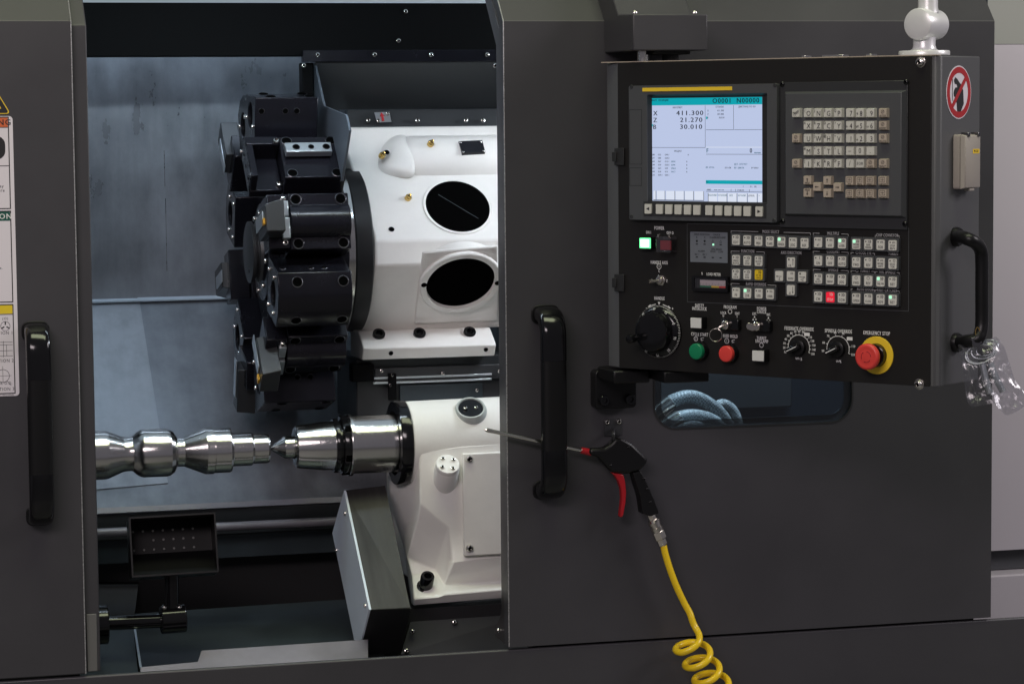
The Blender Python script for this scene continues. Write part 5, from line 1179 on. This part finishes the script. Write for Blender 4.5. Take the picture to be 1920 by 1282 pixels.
# swivel mount on top of the panel
u0, _ = puv(1733, 100); mb_ = on(1733, 99, PO+PN*-.045, PN)
base = Vector((mb_.x, mb_.y, PO.z+PH+.0018))
sm = thing('swivel_mount', 'silver cast swivel joint and pole standing on top of the control panel', 'pole mount', base)
B = MB(Matrix.Translation(base)); B.lathe([(0, .040), (.0055, .040), (.007, .039), (.0072, .023), (.010, .019), (.015, .0175), (.035, .0175)], 48); B.build('base_flange', 'silver_paint', sm)
jc = base+Vector((.004, 0, .048)); jd = Vector((-.80, -.60, 0)).normalized()
B = MB(axis_frame(jc-jd*.032, jd)); B.lathe([(0, .020), (.003, .0235), (.030, .0240), (.0302, .0248), (.0590, .0248), (.0612, .0238), (.0630, .019), (.0640, .010), (.0643, 0)], 48, cap=True); B.build('joint', 'silver_paint', sm)
B = MB(Matrix.Translation(jc+Vector((.002, 0, 0)))); B.lathe([(.018, .017), (.028, .0155), (.5, .0155)], 36); B.build('pole', 'silver_paint', sm)

# ================================================================== panel hinge brackets
x0 = at(1187, 60, -.165).x; x1 = at(1327, 60, -.165).x; zA, zB_ = at(1250, 95, -.165).z, at(1250, 27, -.165).z
ub = thing('hinge_bracket', 'dark grey box bracket on the sloped door top above the control panel', 'bracket', (x0, -.1, zA), 'brackets carrying the control panel')
zch = ZF
c_ = at(1155, 30, -.075)
b = MB(MYZ); b.prism([(-.165, zA), (-.165, zB_), (-.080, zB_+.002), (-.080+.17, zB_+.17), (.145, ZF+.15), (-.002, ZF-.001), (-.002, zA)], x0, x1); b.build('bracket_box', 'door_paint', ub, .002, weld=True)
for px in (1190, 1302): inst('screw', SCREW[5], axis_frame(Vector((at(px, 22, -.15).x, -.15, zB_+.0015)), (0, 0, 1)), ub)
pv = at(1206, 108, -.115)
B = MB(); B.cyl((pv.x, -.115, PO.z+PH+.001), (pv.x, -.115, zA), .010, seg=20); B.build('pivot_pin', 'bolt_steel', ub)
B = MB(); B.box(pv.x+.012, pv.x+.075, -.14, -.08, zA-.006, zA-.0005); B.build('pivot_plate', 'black_matte', ub)
B = MB(); B.cyl((pv.x+.05, -.11, PO.z+PH+.001), (pv.x+.05, -.11, zA-.006), .014, seg=20); B.build('stop_bush', 'black_matte', ub)
lb = thing('hinge_bracket', 'black block bracket under the lower left corner of the control panel', 'bracket', at(1151, 760, 0), 'brackets carrying the control panel')
a_, c_ = at(1113, 766, -.02), at(1190, 691, -.02)
B = MB(MXZ); B.prism(rrect(a_.x, c_.x, a_.z, c_.z, .008, 4), .0005, .030); B.build('bracket_block', 'black_plastic', lb, .002)
for px, py in ((1131, 750), (1180, 748)): inst('cap_screw', CAP[9], axis_frame(at(px, py, -.0302), (0, -1, 0)), lb)
B = MB(); p0_ = at(1160, 702, -.09); B.box(p0_.x-.02, p0_.x+.045, -.125, -.031, PO.z-.026, PO.z-.004); B.build('bracket_arm', 'black_plastic', lb, .003)
B = MB(); B.box(p0_.x+.0455, p0_.x+.125, -.20, -.09, PO.z-.020, PO.z-.001); B.build('stop_plate', 'black_plastic', lb, .002)

# ================================================================== key bag on the side handle
kb_c = hpt(1843, 690, .05)
kb = thing('key_bag', 'clear crumpled plastic bag with metal rings and keys hanging from panel handle', 'key bag', kb_c)
VN = -FW; BU = RT; BV = UP
def bag(px, py, off=0.):
    d = ray(px, py); dist = (kb_c-CAM).dot(FW); return CAM+d*(dist/d.dot(FW))-FW*off
outline = [(1796, 645), (1805, 690), (1815, 756), (1840, 760), (1862, 757), (1875, 768), (1890, 778), (1918, 764), (1935, 755), (1905, 715), (1893, 680), (1882, 650), (1868, 632), (1850, 640), (1830, 650)]
# each sheet: polar grid with crumple
def bag_sheet(sgn, seed):
    B = MB(); c = Vector((1852, 702)); n = len(outline)*4; P = smooth_path([Vector((x, y, 0)) for x, y in outline]+[Vector((*outline[0], 0))], 10)[:-1]
    rings = 30; v = []; f = []
    for i in range(rings+1):
        t = i/rings
        for k, p in enumerate(P):
            q = c.lerp(p.xy, t); z = sgn*(.010*(1-t*t))
            nz = noise.noise(Vector((q.x*.055, q.y*.055, seed)))*.006+(1-abs(noise.noise(Vector((q.x*.09, q.y*.06, seed+7)))))**3*.0016+(1-abs(noise.noise(Vector((q.x*.16, q.y*.13, seed+3)))))**4*.0005
            v.append(bag(q.x, q.y, z+nz*(1-t*.5)*sgn+noise.noise(Vector((q.x*.04, q.y*.04, 3)))*.006*t))
    m = len(P)
    for i in range(rings):
        for k in range(m): k2 = (k+1) % m; f.append((i*m+k, i*m+k2, (i+1)*m+k2, (i+1)*m+k))
    B.add(v, f); return B.build('bag_sheet', 'clear_plastic', kb, angle=22)
bag_sheet(1, 1.3); bag_sheet(-1, 5.1)
def ring_px(cx, cy, rx, ry, off, r, tilt=0, m='silver_part'):
    B = MB(); pts = []
    for k in range(40):
        a = 2*math.pi*k/40; x, y = rx*math.cos(a), ry*math.sin(a); ct_, st_ = math.cos(tilt), math.sin(tilt); pts.append(bag(cx+x*ct_-y*st_, cy+x*st_+y*ct_, off+.004*math.sin(a)))
    B.tube(pts, r, 8, True); B.build('key_ring', m, kb)
ring_px(1836, 664, 27, 17, .004, .0013, -.3); ring_px(1841, 661, 29, 18, .001, .0011, -.35); ring_px(1847, 655, 26, 16, -.003, .0013, -.4); ring_px(1852, 652, 22, 13, -.004, .0010, -.4)
for (xa, ya, xb, yb) in ((1842, 682, 1856, 737), (1856, 680, 1880, 734)):
    B = MB(); B.tube([bag(xa, ya, .002), bag((xa+xb)/2-2, (ya+yb)/2, .003), bag(xb, yb, .002)], .0052, 10); B.build('key_tube', 'silver_part', kb)
B = MB(); q = [bag(*p, .016) for p in ((1818, 634), (1832, 629), (1838, 642), (1834, 650), (1841, 666), (1837, 667), (1828, 651), (1820, 648))]
B.add(q+[p+FW*.003 for p in q], [tuple(range(8))[::-1], tuple(range(8, 16))]+[(i, (i+1) % 8, 8+(i+1) % 8, 8+i) for i in range(8)]); B.build('small_key', 'steel_dark', kb, .0006, weld=True)
B = MB(); B.tube([bag(1830+4*math.sin(2*math.pi*k/20), 623+9*math.cos(2*math.pi*k/20), .014) for k in range(20)], .0009, 6, True); B.build('split_ring', 'brass', kb)

# ================================================================== air gun, bracket and hose
GY = -.03
ag = thing('air_gun', 'black air blow gun with red trigger and long metal nozzle hanging on door', 'air gun', at(1200, 890, GY))
def gq(x, y, Y=GY): return at(1080+x/2.553, 780+y/2.553, Y)
def gpoly(name, pts, y0, y1, m, bevel, parent=ag):
    q = [gq(*p) for p in pts]; B = MB(MXZ); B.prism([(p.x, p.z) for p in q], -y0, -y1) if False else B.prism([(p.x, p.z) for p in q], -y1, -y0)
    return B.build(name, m, parent, bevel, 3, weld=True)
gpoly('gun_body', [(58, 153), (130, 150), (160, 128), (180, 104), (206, 99), (262, 130), (330, 196), (337, 212), (318, 238), (290, 262), (240, 272), (165, 266), (132, 232), (102, 196), (58, 180)], GY-.011, GY+.011, 'black_plastic', .005)
gpoly('gun_grip', [(262, 268), (300, 258), (322, 300), (345, 350), (366, 400), (386, 455), (382, 462), (345, 474), (308, 462), (302, 420), (296, 380), (280, 330)], GY-.013, GY+.013, 'black_plastic', .006)
gpoly('hang_loop', [(140, 148), (178, 100), (196, 98), (212, 106), (206, 112), (190, 106), (180, 112), (156, 146)], GY-.003, GY+.003, 'black_plastic', .001)
gpoly('trigger', [(164, 268), (222, 276), (231, 310), (236, 360), (233, 410), (222, 470), (216, 481), (204, 481), (209, 440), (214, 390), (210, 345), (198, 310), (180, 282)], GY-.007, GY+.007, 'trigger_red', .0025)
for x, y in ((166, 236), (250, 150), (325, 300), (340, 350), (355, 412)): inst('screw', screw_mesh('screw', .0022, .0012, 'black_gloss'), axis_frame(gq(x, y, GY-.0115 if y < 250 else GY-.0132), (0, -1, 0)), ag)
n0, n1 = at(1104, 847, GY), at(908, 805, GY+.004)
dn = (n1-n0).normalized()
B = MB(); B.cyl(n0-dn*.004, n0+dn*.014, .0062, .0055, seg=20); B.build('nozzle_collar', 'trigger_red', ag)
B = MB(); B.cyl(n0+dn*.012, n1-dn*.014, .0033, seg=16); B.cyl(n1-dn*.014, n1-dn*.004, .0036, .0036, seg=16); B.cyl(n1-dn*.004, n1, .0030, .0014, seg=16); B.build('nozzle_tube', 'bolt_steel', ag)
hb = thing('gun_hanger', 'small grey metal hanger plate with two screws above the air gun', 'bracket', at(1149, 800, 0))
a_, c_ = at(1133, 817, -.002), at(1166, 785, -.002)
B = MB(MXZ); B.prism(rrect(a_.x, c_.x, a_.z, c_.z, .001, 2), .0005, .003); B.build('hanger_plate', 'dark_cover', hb, .0005)
for px, py in ((1138, 791), (1160, 790)): inst('screw', SCREW[5], axis_frame(at(px, py, -.003), (0, -1, 0)), hb)
B = MB(); B.tube(smooth_path([at(1150, 806, -.003), at(1150, 806, -.012), at(1150, 812, -.022), at(1150, 822, -.026), at(1150, 824, -.034), at(1150, 816, -.040)], 5), .0035, 10); B.build('hook', 'dark_cover', hb)
# couplings of the hose
hs = thing('air_hose', 'bright yellow coiled air hose with metal coupling running down the door', 'hose', at(1300, 1200, GY))
cpts = [(1219, 964), (1224, 976), (1234, 994), (1238, 1005), (1243, 1019), (1245, 1027)]
def seg_(name, a, c, r0, m='nickel', seg=24, prof=None):
    pa, pb = at(*a, GY), at(*c, GY); L_ = (pb-pa).length; B = MB(axis_frame(pa, pb-pa)); B.lathe(prof(L_) if prof else [(0, r0*.9), (L_*.1, r0), (L_*.9, r0), (L_, r0*.9)], seg); return B.build(name, m, hs, angle=25)
seg_('hose_nipple', (1219, 962), (1225, 976), .0070, seg=6)
seg_('quick_coupling', (1224, 974), (1234, 996), .0110, prof=lambda L_: [(0, .0085), (L_*.15, .0112), (L_*.35, .0112), (L_*.36, .0100), (L_*.6, .0100), (L_*.62, .0115), (L_*.95, .0108), (L_, .009)])
seg_('hex_nut', (1233, 995), (1239, 1010), .0112, seg=6)
seg_('hex_nut', (1238, 1009), (1243, 1021), .0085, seg=6)
seg_('hose_ferrule', (1242, 1019), (1246, 1028), .0055)
pts = [at(*p, GY) for p in ((1244, 1022), (1248, 1040), (1256, 1066), (1268, 1098), (1283, 1130))]+[at(1295, 1152, GY-.004), at(1298, 1168, GY-.012)]
SP = smooth_path(pts, 8)
# helix: turns step down to the right
c0 = at(1283, 1192, GY-.016); step = at(1283+17.5, 1192+29, GY-.016)-c0
e1 = Vector((math.cos(R(18)), 0, math.sin(R(18)))); e2 = Vector((-math.sin(R(18))*.28, .94, math.cos(R(18))*.28)).normalized()
rad = .0265; coil = []
for k in range(0, 6*28+1):
    t = k/28; a = R(52)-2*math.pi*t*-1 if False else R(58)+0
    a = R(40)-2*math.pi*t
    coil.append(c0+step*(t-.0)+e1*rad*math.cos(a)+e2*rad*math.sin(a))
join = smooth_path(SP[-14::6]+[SP[-1]]+coil[2:12:4], 6) if False else []
full = SP[:-3]+coil[1:]
# relax the junction a little
for it in range(6):
    for i in range(len(SP)-12, len(SP)+10): full[i] = full[i]*.5+(full[i-1]+full[i+1])*.25
B = MB(); B.tube(full, .0060, 14); B.build('hose_tube', 'hose_yellow', hs)

# ================================================================== neighbouring machine
nb = thing('neighbour_machine', 'pale lilac machine cabinet with dark band in the background at right', 'machine cabinet', (1.45, 1.0, 0))
NY = 1.0
zc_ = at(1900, 84, NY).z; z28, z70 = at(1900, 1030, NY).z, at(1900, 1070, NY).z
b = MB(); b.box(XR+.06, 2.6, NY, 1.8, z28, zc_); b.build('upper_body', 'neighbour_paint', nb)
b = MB(); b.box(XR+.06, 2.6, NY+.03, 1.8, z70, z28-.001); b.build('dark_band', 'neighbour_dark', nb)
b = MB(); b.box(XR+.06, 2.6, NY-.03, 1.8, .02, z70-.002); b.build('lower_body', 'neighbour_paint', nb, .004)
yz_prism('sloped_top', 'neighbour_grey', XR+.06, 2.6, [(NY, zc_+.001), (NY+.16, zc_+.22), (1.8, zc_+.22), (1.8, zc_+.001)], nb)
